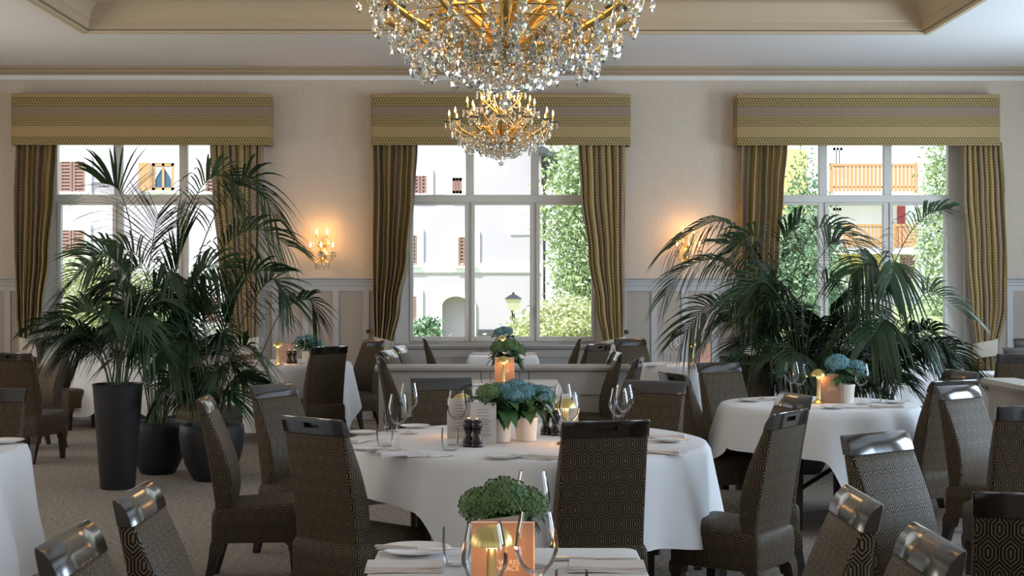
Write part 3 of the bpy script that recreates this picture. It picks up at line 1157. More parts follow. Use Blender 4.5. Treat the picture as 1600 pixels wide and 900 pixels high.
def chandelier(loc, label, scale):
    root = thing('chandelier', label, 'chandelier', loc, 0, 'gilt crystal chandeliers')
    rnd = random.Random(11)
    RO = 0.50
    small_p, big_p = pendant_mesh(0.8), pendant_mesh(1.25)
    spots = []            # (x, y, z, scale kind)
    # gilt centre: hub, stem and upper spindle
    b = MB()
    b.lathe([(0.0, -0.235), (0.03, -0.23), (0.05, -0.215), (0.062, -0.20), (0.055, -0.19), (0.066, -0.175), (0.066, -0.16), (0.045, -0.145), (0.05, -0.13), (0.028, -0.115), (0.02, -0.09), (0.016, 0.0)], (0, 0, 0), 20)
    b.build('hub', M['oldgold'], root)
    b = MB()
    b.lathe([(0.014, -0.10), (0.014, 0.05), (0.03, 0.08), (0.036, 0.12), (0.02, 0.16), (0.014, 0.2), (0.014, 0.40), (0.03, 0.43), (0.03, 0.47), (0.012, 0.50), (0.010, 0.95)], (0, 0, 0), 16)
    b.build('stem', M['gold'], root)
    b = MB()
    b.lathe([(0.010, 0.95), (0.010, (UP + 0.09 - loc[2]) / scale - 0.06), (0.07, (UP + 0.09 - loc[2]) / scale - 0.05), (0.075, (UP + 0.09 - loc[2]) / scale)], (0, 0, 0), 16)
    b.build('ceiling_rod', M['gold'], root)
    # main arms: gilt bars that leave the hub low and sweep up to the candle pans
    tiers = [(12, RO, 0.0, 0.0, 0.016), (8, 0.33, 0.12, 0.2, 0.013), (6, 0.20, 0.30, 0.1, 0.011)]
    proto = {}
    for ti, (n, r, z, ph, th) in enumerate(tiers):
        for k in range(n):
            a = ph + 2 * PI * k / n
            if ('arm', ti) not in proto:
                b = MB()
                if ti == 0:
                    pts = bez([(0.04, 0, -0.17), (0.17, 0, -0.24), (0.30, 0, -0.13), (0.44, 0, -0.12), (r, 0, -0.055), (r, 0, -0.005)], 18)
                elif ti == 1:
                    pts = bez([(0.03, 0, -0.14), (0.14, 0, -0.16), (0.12, 0, 0.02), (0.30, 0, 0.0), (r, 0, 0.06), (r, 0, z - 0.005)], 16)
                else:
                    pts = bez([(0.02, 0, 0.10), (0.08, 0, 0.08), (0.10, 0, 0.20), (0.18, 0, 0.18), (r, 0, 0.24), (r, 0, z - 0.005)], 14)
                b.tube(pts, [th * (1.0 - 0.45 * i / len(pts)) for i in range(len(pts))], 8)
                if ti == 0:       # scroll under the arm
                    b.tube(bez([(0.30, 0, -0.125), (0.36, 0, -0.10), (0.37, 0, -0.19), (0.325, 0, -0.20)], 8), 0.006, 6)
                    b.tube(bez([(0.06, 0, -0.12), (0.14, 0, -0.02), (0.24, 0, -0.02), (0.30, 0, -0.115)], 8), 0.006, 6)
                o = b.build('arm', M['gold'], root)
                proto[('arm', ti)] = o
            else:
                o = proto[('arm', ti)].copy()
                COL.objects.link(o)
            o.rotation_euler = (0, 0, a)
            x, y = r * math.cos(a), r * math.sin(a)
            if ('pan', ti) not in proto:
                b = MB()
                b.lathe([(0.008, -0.012), (0.03, -0.006), (0.052, 0.006), (0.055, 0.012), (0.048, 0.010), (0.028, 0.002), (0.012, 0.002), (0.012, 0.012)], (0, 0, 0), 12)
                pan = b.build('drip_pan', M['crystal'], root, smooth=25)
                b = MB()
                b.lathe([(0.010, 0.004), (0.0105, 0.012), (0.0095, 0.014), (0.0095, 0.066), (0.0, 0.067)], (0, 0, 0), 10)
                sl = b.build('candle_sleeve', M['gold'], root)
                b = MB()
                b.lathe([(0.005, 0.066), (0.0095, 0.078), (0.0105, 0.088), (0.007, 0.105), (0.002, 0.122), (0.0, 0.126)], (0, 0, 0), 10)
                bu = b.build('candle_bulb', M['bulb'], root)
                proto[('pan', ti)] = (pan, sl, bu)
            else:
                pan, sl, bu = [q.copy() for q in proto[('pan', ti)]]
                for q in (pan, sl, bu):
                    COL.objects.link(q)
            for q in (pan, sl, bu):
                q.location = (x, y, z)
            # drops round each pan
            for j in range(5 if ti == 0 else 4):
                aj = a + 2 * PI * (j + 0.5) / (5 if ti == 0 else 4)
                spots.append((x + 0.047 * math.cos(aj), y + 0.047 * math.sin(aj), z + 0.003, 1.0 if j % 2 else 0.75))
            # drops hanging from the arm
            if ti == 0:
                for (rr, zz, s) in ((0.41, -0.13, 1.25), (0.335, -0.205, 1.25), (0.29, -0.145, 1.0), (0.235, -0.18, 1.25), (0.18, -0.195, 1.0)):
                    for da in (-0.09, 0.09):
                        spots.append((rr * math.cos(a + da), rr * math.sin(a + da), zz, s * (0.9 if da < 0 else 1.0)))
    # crystal bowl under the hub: rings of drops getting smaller downwards
    for (rr, zz, n, s) in ((0.255, -0.165, 26, 1.1), (0.22, -0.20, 24, 1.0), (0.185, -0.225, 20, 1.0), (0.15, -0.25, 18, 1.0), (0.115, -0.265, 14, 0.9), (0.08, -0.28, 10, 0.9), (0.04, -0.285, 6, 0.9)):
        for k in range(n):
            a = 2 * PI * k / n + rr * 20
            spots.append((rr * math.cos(a), rr * math.sin(a), zz + rnd.uniform(-0.008, 0.008), s * rnd.uniform(0.85, 1.1)))
    for (rr, zz, n, s) in ((0.475, -0.075, 24, 1.0), (0.40, -0.105, 24, 1.15), (0.32, -0.125, 26, 1.15)):
        for k in range(n):
            a = 2 * PI * (k + 0.5) / n
            spots.append((rr * math.cos(a), rr * math.sin(a), zz + rnd.uniform(-0.01, 0.01), s * rnd.uniform(0.8, 1.1)))
    # festoons of beads from hub to the pans, and a wire frame that carries the bowl
    b = MB()
    for (rr, zz) in ((0.475, -0.072), (0.40, -0.102), (0.32, -0.122), (0.255, -0.163), (0.185, -0.223), (0.115, -0.263), (0.04, -0.283)):
        b.tube([(rr * math.cos(2 * PI * k / 32), rr * math.sin(2 * PI * k / 32), zz) for k in range(33)], 0.0035, 5)
    for k in range(8):
        a = 2 * PI * k / 8
        b.tube([(q[0] * math.cos(a), q[0] * math.sin(a), q[1]) for q in ((0.05, -0.17), (0.255, -0.163), (0.185, -0.223), (0.115, -0.263), (0.04, -0.283), (0.0, -0.29))], 0.003, 5)
    b.build('bowl_frame', M['gold'], root)
    b = MB()
    bead = MB()
    bead.lathe([(0.0, -0.008), (0.006, -0.005), (0.008, 0), (0.006, 0.005), (0, 0.008)], (0, 0, 0), 6)
    for k in range(12):
        a = 2 * PI * k / 12
        for (r0, z0, r1, z1, sag, n) in ((0.06, 0.10, RO, 0.0, 0.10, 20), (0.03, 0.44, 0.33, 0.12, 0.10, 14)):
            for i in range(n):
                t = (i + .5) / n
                r = r0 + (r1 - r0) * t
                z = z0 + (z1 - z0) * t - sag * 4 * t * (1 - t)
                merge(b, bead, Matrix.Translation((r * math.cos(a), r * math.sin(a), z)))
        a2 = 2 * PI * (k + 1) / 12
        for i in range(11):
            t = (i + .5) / 11
            ang = a + (a2 - a) * t
            merge(b, bead, Matrix.Translation((RO * math.cos(ang) * (1 - .06 * math.sin(PI * t)), RO * math.sin(ang) * (1 - .06 * math.sin(PI * t)), -0.01 - 0.075 * 4 * t * (1 - t))))
    tag(b.build('bead_strings', M['crystal'], root, smooth=30, fix=False, uv=False), kind='stuff')
    # finial ball
    b = MB()
    b.tube([(0, 0, -0.29), (0, 0, -0.375)], 0.0025, 5)
    b.lathe([(0.0, -0.415), (0.012, -0.412), (0.02, -0.404), (0.024, -0.393), (0.02, -0.382), (0.012, -0.375), (0, -0.372)], (0, 0, 0), 10)
    b.build('finial', M['crystal'], root, smooth=20)
    # the 100 lowest and nearest drops as parts, the rest as one
    spots.sort(key=lambda s: s[1] + 0.4 * s[2])
    first = None
    for (x, y, z, s) in spots[:100]:
        if first is None:
            first = o = pendant_mesh(1.0).build('crystal_drop', M['crystal'], root, smooth=0)
        else:
            o = first.copy()
            COL.objects.link(o)
        o.location = (x, y, z)
        o.rotation_euler = (rnd.uniform(-.1, .1), rnd.uniform(-.1, .1), rnd.uniform(0, 6.28))
        o.scale = (s, s, s)
    b = MB()
    src = pendant_mesh(1.0)
    for (x, y, z, s) in spots[100:]:
        merge(b, src, Matrix.Translation((x, y, z)) @ Euler((0, 0, rnd.uniform(0, 6.28))).to_matrix().to_4x4() @ Matrix.Scale(s, 4))
    tag(b.build('crystal_drops', M['crystal'], root, smooth=18, fix=False, uv=False), kind='stuff')
    ld = bpy.data.lights.new('candle_light', 'POINT')
    ld.energy = 16
    ld.color = (1.0, 0.62, 0.28)
    ld.shadow_soft_size = 0.25
    lo = bpy.data.objects.new('candle_light', ld)
    COL.objects.link(lo)
    lo.parent = root
    lo.location = (0, 0, 0.28)
    root.scale = (scale, scale, scale)
    return root


p = D(790, 5.2)
chandelier((p.x, 5.2, 2.575), 'large gilt and crystal chandelier hanging nearest, cut off by the top of the picture', 1.0)
p = D(783, 12.6)
chandelier((p.x, 12.6, 2.955), 'smaller looking lit crystal chandelier hanging farther back before the middle window', 0.92)


# ================================================================== wall sconces
def sconce(u, v, label):
    p = D(u, YW - 0.1, v)
    root = thing('wall_sconce', label, 'sconce', (p.x, YW, p.z), 0, 'crystal candle sconces')
    b = MB()
    b.lathe([(0.0, 0.0), (0.045, 0.0), (0.05, 0.012), (0.03, 0.03), (0.0, 0.035)], (0, 0, 0), 16)
    me = [(x, -z, y * 1.6) for x, y, z in b.v]
    b.v = me
    b.tube([(0, -0.03, -0.1), (0, -0.06, 0.0), (0, -0.05, 0.12), (0, -0.04, 0.20)], 0.010, 8)
    b.build('backplate', M['brass'], root)
    spots = [(-0.125, -0.12, 0.0), (0.0, -0.17, 0.0), (0.125, -0.12, 0.0), (-0.06, -0.10, 0.145), (0.06, -0.10, 0.145)]
    for (x, y, z) in spots:
        b = MB()
        zz = -0.09 if z == 0 else 0.09
        b.tube(bez([(0, -0.05, zz + 0.04), (x * .5, y * .6, zz - 0.05), (x, y, zz - 0.03), (x, y, z)], 10), 0.0065, 6)
        b.build('arm', M['brass'], root)
        b = MB()
        b.lathe([(0.005, -0.006), (0.03, 0.004), (0.032, 0.010), (0.010, 0.004)], (x, y, z), 12)
        b.build('drip_pan', M['crystal'], root)
        b = MB()
        b.lathe([(0.0095, 0.004), (0.0095, 0.062), (0.0, 0.063)], (x, y, z), 10)
        b.build('candle_sleeve', M['oldgold'], root)
        b = MB()
        b.lathe([(0.006, 0.062), (0.0115, 0.076), (0.012, 0.086), (0.008, 0.105), (0.0, 0.128)], (x, y, z), 10)
        b.build('candle_bulb', M['bulb'], root)
    for (x, y, z) in spots:
        for k in range(4):
            a = k * PI / 2 + .5
            o = pendant_mesh(0.7).build('crystal_drop', M['crystal'], root, smooth=18, loc=(x + 0.028 * math.cos(a), y + 0.028 * math.sin(a), z + 0.002))
    for k in range(9):
        a = PI * (k + .5) / 9
        pendant_mesh(0.8).build('crystal_drop', M['crystal'], root, smooth=18, loc=(0.075 * math.cos(a), -0.07 - 0.05 * math.sin(a), -0.10 - (0.03 if k % 2 else 0)))
    for zz, xx in ((0.10, -0.10), (0.10, 0.10), (0.26, 0.0)):
        ld = bpy.data.lights.new('sconce_light', 'POINT')
        ld.energy = 2.2
        ld.color = (1.0, 0.50, 0.16)
        ld.shadow_soft_size = 0.04
        lo = bpy.data.objects.new('sconce_light', ld)
        COL.objects.link(lo)
        lo.parent = root
        lo.location = (xx, -0.17, zz)
    return root


sconce(503, 395, 'lit crystal candle sconce on the wall between the left and middle windows')
sconce(1075, 393, 'lit crystal candle sconce on the wall beside the right window, partly behind palm leaves')


# ================================================================== chairs
HCH = 0.945


def back_y(z):
    t = max(0.0, (z - 0.385) / 0.56)
    return -0.205 - 0.095 * t ** 1.25


def back_t(z):
    ks = [(0.385, 0.070), (0.45, 0.092), (0.54, 0.104), (0.62, 0.100), (0.72, 0.084), (0.82, 0.060), (0.875, 0.046), (0.899, 0.043), (0.921, 0.035), (0.936, 0.024), (0.945, 0.016)]
    for (a, p), (c, q) in zip(ks, ks[1:]):
        if a <= z <= c:
            return p + (q - p) * (z - a) / (c - a)
    return ks[-1][1]


def make_chair(name):
    root = thing(name, 'x', 'chair')
    # padded backrest
    b = MB()
    rs = []
    zs = [0.385, 0.39, 0.42, 0.46, 0.50, 0.55, 0.60, 0.65, 0.70, 0.75, 0.80, 0.84, 0.868, 0.873]
    for z in zs:
        e = 0.008 if z in (0.385, 0.873) else 0.0
        w = 0.196 - 0.006 * (z - 0.385) / 0.5 - e
        yb, t = back_y(z) + e, back_t(z) - 2 * e
        yf = yb + t
        r = min(0.016, t * 0.4)
        loop = []
        for cx, cy, a0 in ((w - r, yb + r, -90), (w - r, yf - r, 0), (-w + r, yf - r, 90), (-w + r, yb + r, 180)):
            for k in range(4):
                a = R(a0 + 30 * k)
                loop.append((cx + r * math.cos(a), cy + r * math.sin(a), z))
        rs.append(loop)
    b.rings(rs)
    b.build('backrest', M['fabric'], root, smooth=50)
    # wooden top rail with a hand hole
    b = MB()
    w = 0.192
    xsx = [-w, -w + 0.006, -0.048, 0.048, w - 0.006, w]
    zz = [0.873, 0.899, 0.921, 0.936, 0.945]

    def P(x, z, front):
        yb, t = back_y(z), back_t(z)
        if z > 0.94:
            yb, t = yb + 0.003, t - 0.006
        e = 0.004 if abs(abs(x) - w) < 1e-6 else 0.0
        return (x, yb + t - e if front else yb + e, z)
    for fr in (0, 1):
        for i in range(5):
            for j in range(4):
                if i == 2 and j == 1 and fr == 0:
                    continue
                b.add([P(xsx[i], zz[j], fr), P(xsx[i + 1], zz[j], fr), P(xsx[i + 1], zz[j + 1], fr), P(xsx[i], zz[j + 1], fr)], [(0, 1, 2, 3)])
    for i in range(5):
        for j in (0, 4):
            b.add([P(xsx[i], zz[j], 0), P(xsx[i + 1], zz[j], 0), P(xsx[i + 1], zz[j], 1), P(xsx[i], zz[j], 1)], [(0, 1, 2, 3)])
    for j in range(4):
        for i in (0, 5):
            b.add([P(xsx[i], zz[j], 0), P(xsx[i], zz[j + 1], 0), P(xsx[i], zz[j + 1], 1), P(xsx[i], zz[j], 1)], [(0, 1, 2, 3)])
    for (x0, z0, x1, z1) in ((-0.048, 0.899, 0.048, 0.899), (-0.048, 0.921, 0.048, 0.921), (-0.048, 0.899, -0.048, 0.921), (0.048, 0.899, 0.048, 0.921)):
        q0, q1 = P(x0, z0, 0), P(x1, z1, 0)
        b.add([q0, q1, (q1[0], q1[1] + 0.022, q1[2]), (q0[0], q0[1] + 0.022, q0[2])], [(0, 1, 2, 3)])
    qa, qb = P(-0.048, 0.899, 0), P(0.048, 0.921, 0)
    b.add([(-0.048, qa[1] + 0.022, 0.899), (0.048, qa[1] + 0.022, 0.899), (0.048, qb[1] + 0.022, 0.921), (-0.048, qb[1] + 0.022, 0.921)], [(0, 1, 2, 3)])
    o = b.build('top_rail', M['darkwood'], root, smooth=0, fix=False, uv=False)
    bm = bmesh.new()
    bm.from_mesh(o.data)
    bmesh.ops.remove_doubles(bm, verts=bm.verts, dist=1e-5)
    bmesh.ops.recalc_face_normals(bm, faces=bm.faces)
    bm.to_mesh(o.data)
    bm.free()
    o.data.shade_smooth()
    o.data.set_sharp_from_angle(angle=R(35))
    # wooden link between back and seat
    b = MB()
    b.frustum((0, -0.165, 0.345), (0, -0.172, 0.392), 0.175, 0.028, 0.178, 0.026)
    b.build('back_support', M['darkwood'], root, smooth=0)
    # upholstered seat: domed top, apron with arched underside and padded leg tops
    b = MB()
    W2, Y0, Y1 = 0.213, -0.225, 0.225
    loops = []
    for z, e in ((0.228, 0.006), (0.232, 0.0), (0.34, 0.0), (0.385, 0.002), (0.402, 0.010), (0.413, 0.028), (0.422, 0.065), (0.428, 0.12), (0.430, 0.18)):
        w, y0, y1 = W2 - e, Y0 + e + (0.0 if z < 0.34 else 0.0), Y1 - e
        r = max(0.006, 0.03 - e * 0.1)
        loop = []
        for cx, cy, a0 in ((w - r, y0 + r, -90), (w - r, y1 - r, 0), (-w + r, y1 - r, 90), (-w + r, y0 + r, 180)):
            for k in range(4):
                a = R(a0 + 30 * k)
                loop.append((cx + r * math.cos(a), cy + r * math.sin(a), z + (0.012 * (cy / 0.2) if z > 0.35 else 0)))
        loops.append(loop)
    b.rings(loops)
    for sx in (-1, 1):
        for sy in (-1, 1):
            z0 = 0.165 if sy < 0 else 0.185
            cx0, cy0 = sx * (W2 - 0.034), (Y0 + 0.034) if sy < 0 else (Y1 - 0.034)
            dy = -0.014 if sy < 0 else 0.0
            b.rings([[(cx0 + a * 0.030, cy0 + dy + c * 0.030, z0) for a, c in ((-1, -1), (1, -1), (1, 1), (-1, 1))],
                     [(cx0 + a * 0.033, cy0 + dy * .3 + c * 0.033, 0.215) for a, c in ((-1, -1), (1, -1), (1, 1), (-1, 1))],
                     [(cx0 + a * 0.033 - (0.02 * sx if a * sx < 0 else 0), cy0 + c * 0.033 - (0.02 * sy if c * sy < 0 else 0), 0.230) for a, c in ((-1, -1), (1, -1), (1, 1), (-1, 1))],
                     [(cx0 + a * 0.030 - (0.05 * sx if a * sx < 0 else 0), cy0 + c * 0.030 - (0.05 * sy if c * sy < 0 else 0), 0.245) for a, c in ((-1, -1), (1, -1), (1, 1), (-1, 1))]])
    b.build('seat', M['fabric'], root, smooth=40)
    for sx in (-1, 1):
        for sy in (-1, 1):
            cx0, cy0 = sx * (W2 - 0.034), (Y0 + 0.022) if sy < 0 else (Y1 - 0.034)
            b = MB()
            b.frustum((cx0, cy0 - (0.045 if sy < 0 else -0.004), 0.0), (cx0, cy0, 0.19), 0.016, 0.016, 0.026, 0.026)
            b.build('leg', M['leg'], root, smooth=0)
    return root


chair0 = make_chair('dining_chair')
used = [False]


def chair(u, v, phi, label, y=None):
    """u, v: middle of the top edge of the back in the photo; phi: facing, degrees (0 right, 90 away)"""
    p = W(u, v, HCH) if y is None else D(u, y)
    a = R(phi)
    off = 0.285
    c = chair0 if not used[0] else copy_tree(chair0)
    used[0] = True
    c.location = (p.x + off * math.cos(a), p.y + off * math.sin(a), 0)
    c.rotation_euler = (0, 0, a - PI / 2)
    c['label'] = label
    c['group'] = 'patterned high backed dining chairs'
    return c


# round the large table
chair(947, 657, 102, 'patterned dining chair seen square from behind, right of the green hydrangea')
chair(488, 652, 50, 'dark dining chair seen from behind, left front of the large round table')
chair(319, 620, 4, 'dining chair in side view before the black bowl planter, seat to the right')
chair(425, 600, -31, 'gold lit dining chair behind the side view chair at the left of the large table')
chair(689, 590, -76, 'dining chair facing the viewer behind the crossing wine glasses left of centre')
chair(1024, 595, -116, 'dining chair facing the viewer behind two overlapping wine glasses right of centre')
chair(1243, 615, -168, 'dining chair with blue shining top rail just behind the pale lit chair')
chair(1234, 642, 145, 'large pale lit dining chair with open hand hole at right front of the large table')
# right round table
chair(1051, 583, 20, 'dining chair with hand hole facing right, left of the white right hand table')
chair(1122, 566, -61, 'dining chair facing right with pale lit front, left behind the right round table')
chair(1492, 594, 118, 'dining chair seen from behind, directly behind the shining chair at right')
chair(1503, 579, -164, 'brown dining chair with gold front peeking above the two stacked looking chairs at right')
# right foreground
chair(1494, 602, -52, 'dining chair with bright silvery lit front in the right middle ground')
chair(1366, 676, -53, 'grey lit dining chair with blue top rail below the right round table')
chair(1620, 634, 88, 'dark dining chair seen from behind at right edge below the partition')
chair(1634, 771, 74, 'nearest dark dining chair at the right edge, seen from behind')
chair(1345, 772, 180, 'dining chair with pinkish shining top rail at the right of the front table')
chair(1461, 837, 180, 'nearest dining chair at bottom right with white shining top rail')
# left foreground
chair(210, 765, 0, 'dining chair with greenish shining top rail at left of the front table, the farther one')
chair(103, 833, 0, 'nearest dining chair at bottom left with shining top rail')
chair(-14, 607, -88, 'gold patterned dining chair at the left edge behind the white table corner')
# left back
chair(18, 551, 74, 'dark dining chair seen from behind at the left edge, its leg on the carpet')
chair(95, 540, -138, 'dining chair facing left with seat and two legs showing, left of tall planter')
chair(76, 529, -28, 'dining chair with white lit back by the left window and drape')
chair(288, 546, 52, 'dining chair hidden among the palm stems between the planters')
chair(515, 541, 126, 'dark dining chair seen from behind before the blue hydrangea near the wall')
chair(585, 531, -141, 'greyish dining chair facing left beside the wall and the middle drape')
# middle back
chair(592, 555, 10, 'dining chair in side view at the left end of the low partition')
chair(605, 547, -14, 'dining chair with white shining rail just above the left end of the partition')
chair(624, 540, -10, 'dark dining chair rail right beside the white shining rail behind the partition')
chair(662, 527, 5, 'dining chair in side view left of the small window table')
chair(907, 527, 175, 'dining chair in side view right of the small window table')
chair(936, 537, 140, 'dining chair with hand hole behind the right end of the partition')
chair(958, 547, 176, 'dark dining chair rail in side view above the right part of the partition')
chair(967, 550, 183, 'dining chair with white shining rail above the right end of the partition')
chair(984, 529, -63, 'wide brown dining chair by the wall right of the middle drape')
chair(999, 559, 166, 'dining chair in side view right of the partition end, facing left')
# right back
chair(1160, 556, -80, 'lilac grey dining chair just left of the small black planter under the right palms')
chair(1299, 548, 88, 'brown dining chair seen through the right palms above the hydrangea')
chair(1491, 528, 172, 'pale lit dining chair below the right window by the cream tieback')
chair(1594, 553, 86, 'lilac grey dining chair with hand hole above the right partition')
chair(1600, 543, -92, 'brown dining chair rail just above the lilac chair at the right edge')
chair(1612, 529, -95, 'farthest dining chair with blue white rail at the right edge near the wall')


# ================================================================== tables and table linen
TZ = 0.742      # table top under the cloth
CZ = 0.75       # cloth surface


def wood_table(name, label, loc, r, rz=0.0, square=None):
    root = thing(name, label, 'table', (loc[0], loc[1], 0), rz)
    b = MB()
    if square:
        b.box(-square[0], square[0], -square[1], square[1], TZ - 0.03, TZ)
    else:
        b.lathe([(0.0, TZ - 0.03), (r - 0.02, TZ - 0.03), (r - 0.02, TZ), (0, TZ)], (0, 0, 0), 48)
    b.build('tabletop', M['darkwood'], root, smooth=30)
    lx, ly = (square[0] - 0.07, square[1] - 0.07) if square else (r * 0.55, r * 0.50)
    for sx in (-1, 1):
        for sy in (-1, 1):
            b = MB()
            b.frustum((sx * lx, sy * ly, 0), (sx * lx, sy * ly, TZ - 0.03), 0.018, 0.018, 0.024, 0.024)
            b.build('leg', M['leg'], root, smooth=0)
    b = MB()
    for sy in (-1, 1):
        b.box(-lx, lx, sy * ly - 0.012, sy * ly + 0.012, TZ - 0.10, TZ - 0.03)
    for sx in (-1, 1):
        b.box(sx * lx - 0.012, sx * lx + 0.012, -ly, ly, TZ - 0.10, TZ - 0.03)
    b.build('apron', M['leg'], root, smooth=0)
    if not square:
        b = MB()
        for sy in (-1, 1):
            b.tube([(-lx, sy * ly, 0.25), (lx, sy * ly, 0.60)], 0.014, 6)
        b.build('brace', M['leg'], root)
    return root


def poly_circle(r, n=192):
    return [(r * math.cos(2 * PI * k / n), r * math.sin(2 * PI * k / n)) for k in range(n)]


def poly_rect(hx, hy, r=0.02, n=192):
    """rounded rectangle resampled evenly"""
    pts = []
    for cx, cy, a0 in ((hx - r, hy - r, 0), (-hx + r, hy - r, 90), (-hx + r, -hy + r, 180), (hx - r, -hy + r, 270)):
        for k in range(9):
            a = R(a0 + 90 * k / 8)
            pts.append((cx + r * math.cos(a), cy + r * math.sin(a)))
    pts.append(pts[0])
    L = [0]
    for p, q in zip(pts, pts[1:]):
        L.append(L[-1] + math.hypot(q[0] - p[0], q[1] - p[1]))
    out = []
    j = 0
    for k in range(n):
        s = L[-1] * k / n
        while L[j + 1] < s:
            j += 1
        t = (s - L[j]) / max(1e-9, L[j + 1] - L[j])
        out.append((pts[j][0] + (pts[j + 1][0] - pts[j][0]) * t, pts[j][1] + (pts[j + 1][1] - pts[j][1]) * t))
    return out


def square_reach(theta, half, rot, ox=0.0, oy=0.0, half2=None):
    """distance from the table centre to the edge of the cloth before it drops"""
    half2 = half2 or half
    c, s = math.cos(theta), math.sin(theta)
    cr, sr = math.cos(rot), math.sin(rot)
    dx, dy = c * cr + s * sr, -c * sr + s * cr
    px, py = -(ox * cr + oy * sr), -(-ox * sr + oy * cr)
    best = 9
    for d, p, h in ((dx, px, half), (dy, py, half2)):
        if abs(d) > 1e-6:
            best = min(best, ((h if d > 0 else -h) - p) / d)
    return best


def cloth(name, label, cat, loc, outline, reach, fold=0.03, nf=11, seed=0, rz=0.0, flare=0.10, mater=None, group='white tablecloths', maxdrop=0.70, z=CZ, top_only_rings=5):
    rnd = random.Random(seed)
    n = len(outline)
    ph = [rnd.uniform(0, 6.28) for _ in range(4)]
    rows = []
    for k in range(1, top_only_rings + 1):
        f = k / top_only_rings * 0.985
        rows.append([(x * f, y * f, z + 0.0012 * math.sin(9 * x + ph[0]) * math.sin(8 * y + ph[1])) for x, y in outline])
    rows.append([(x * 1.0, y * 1.0, z - 0.004) for x, y in outline])
    m = 14
    drops = []
    nor = []
    for k, (x, y) in enumerate(outline):
        (xa, ya), (xb, yb) = outline[(k - 2) % n], outline[(k + 2) % n]
        tx, ty = xb - xa, yb - ya
        l = math.hypot(tx, ty)
        nor.append((ty / l, -tx / l))
        th = math.atan2(y, x)
        drops.append(min(maxdrop, max(0.10, reach(th, math.hypot(x, y)))))
    for _ in range(3):
        drops = [(drops[k - 1] + drops[k] * 2 + drops[(k + 1) % n]) / 4 for k in range(n)]
    # smooth the normals so that corners fan out
    for _ in range(4):
        nor = [(nor[k - 1][0] + nor[k][0] + nor[(k + 1) % n][0], nor[k - 1][1] + nor[k][1] + nor[(k + 1) % n][1]) for k in range(n)]
        nor = [(a / math.hypot(a, c), c / math.hypot(a, c)) for a, c in nor]
    for j in range(1, m + 1):
        t = j / m
        row = []
        for k, (x, y) in enumerate(outline):
            s = k / n
            d = drops[k] * t
            g = min(1.0, d / 0.45)
            wv = math.sin(2 * PI * nf * s + ph[2] + 0.7 * math.sin(2 * PI * 3 * s + ph[3])) + 0.45 * math.sin(2 * PI * (nf * 2 - 3) * s + ph[1])
            o = 0.012 + flare * g * 0.55 + fold * wv * g ** 0.9
            o = max(o, 0.008)
            row.append((x + nor[k][0] * o, y + nor[k][1] * o, z - 0.004 - d))
        rows.append(row)
    b = MB()
    b.rings(rows, True, True, False)
    o = b.build(name, mater or M['cloth'], smooth=0, loc=(loc[0], loc[1], 0), rot=(0, 0, rz))
    o.data.shade_smooth()
    return tag(o, label, cat, group)


# the large round table
def t1_drop(a):
    # short at the left front, a long fold from the front round to the right
    if a < 150:
        return 0.40
    if a < 195:
        return 0.40 - 0.20 * (a - 150) / 45
    if a < 238:
        return 0.20 + 0.03 * (a - 195) / 43
    if a < 246:
        return 0.23 + 0.23 * (a - 238) / 8
    return 0.46 - 0.06 * abs(math.sin(R(2 * (a - 246))))


def t4_drop(a):
    if a < 170:
        return 0.45
    if a < 200:
        return 0.45 - 0.20 * (a - 170) / 30
    if a < 262:
        return 0.25 + 0.03 * (a - 200) / 62
    if a < 272:
        return 0.28 + 0.27 * (a - 262) / 10
    return 0.55


T1 = Vector((0.135, 7.07, 0))
R1 = 0.875
cloth('tablecloth', 'white cloth over the large round table in the middle, hem short at the left front', 'tablecloth', T1, poly_circle(R1),
      lambda th, r: t1_drop(math.degrees(th) % 360), 0.034, 12, 3, flare=0.09, maxdrop=0.56)
wood_table('folding_table', 'large round table on dark legs under the middle white cloth', T1, R1, R(12))
# front table
T2 = Vector((0.015, 3.42, 0))
cloth('tablecloth', 'white cloth on the nearest table at the bottom middle', 'tablecloth', T2, poly_rect(0.375, 0.75, 0.03),
      lambda th, r: 0.5, 0.012, 14, 4, flare=0.06)
# left table corner
cloth('tablecloth', 'white cloth on the table corner at the left edge', 'tablecloth', (-2.87, 6.24), poly_rect(0.60, 0.68, 0.03), lambda th, r: 0.58, 0.022, 12, 5, flare=0.16, rz=R(3))
# right round table
T4 = Vector((2.05, 9.2, 0))
cloth('tablecloth', 'white cloth on the right round table with copper menu and lamp', 'tablecloth', T4, poly_circle(0.63),
      lambda th, r: t4_drop(math.degrees(th) % 360), 0.042, 8, 6, flare=0.15, maxdrop=0.62)
wood_table('round_table', 'round table under the right white cloth, one dark leg showing at its left', T4, 0.63, R(20))
# small table in front of the partition
T7 = D(802, 11.2)
cloth('tablecloth', 'white cloth on the table just before the low partition, behind the hydrangeas', 'tablecloth', T7, poly_rect(0.36, 0.36, 0.02), lambda th, r: 0.73, 0.012, 8, 7, flare=0.05, maxdrop=0.735)
# window table behind the partition
T6 = D(786, 15.5)
cloth('tablecloth', 'white cloth on the small table under the middle window', 'tablecloth', T6, poly_rect(0.37, 0.36, 0.02), lambda th, r: 0.45, 0.012, 8, 8, flare=0.05)
# round table by the wall between the left and middle windows
T5 = D(456, 14.2)
cloth('tablecloth', 'white cloth on the round table by the wall left of the middle window', 'tablecloth', T5, poly_circle(0.58),
      lambda th, r: square_reach(th, 0.98, R(20)) - r, 0.034, 8, 9, flare=0.14, maxdrop=0.64)
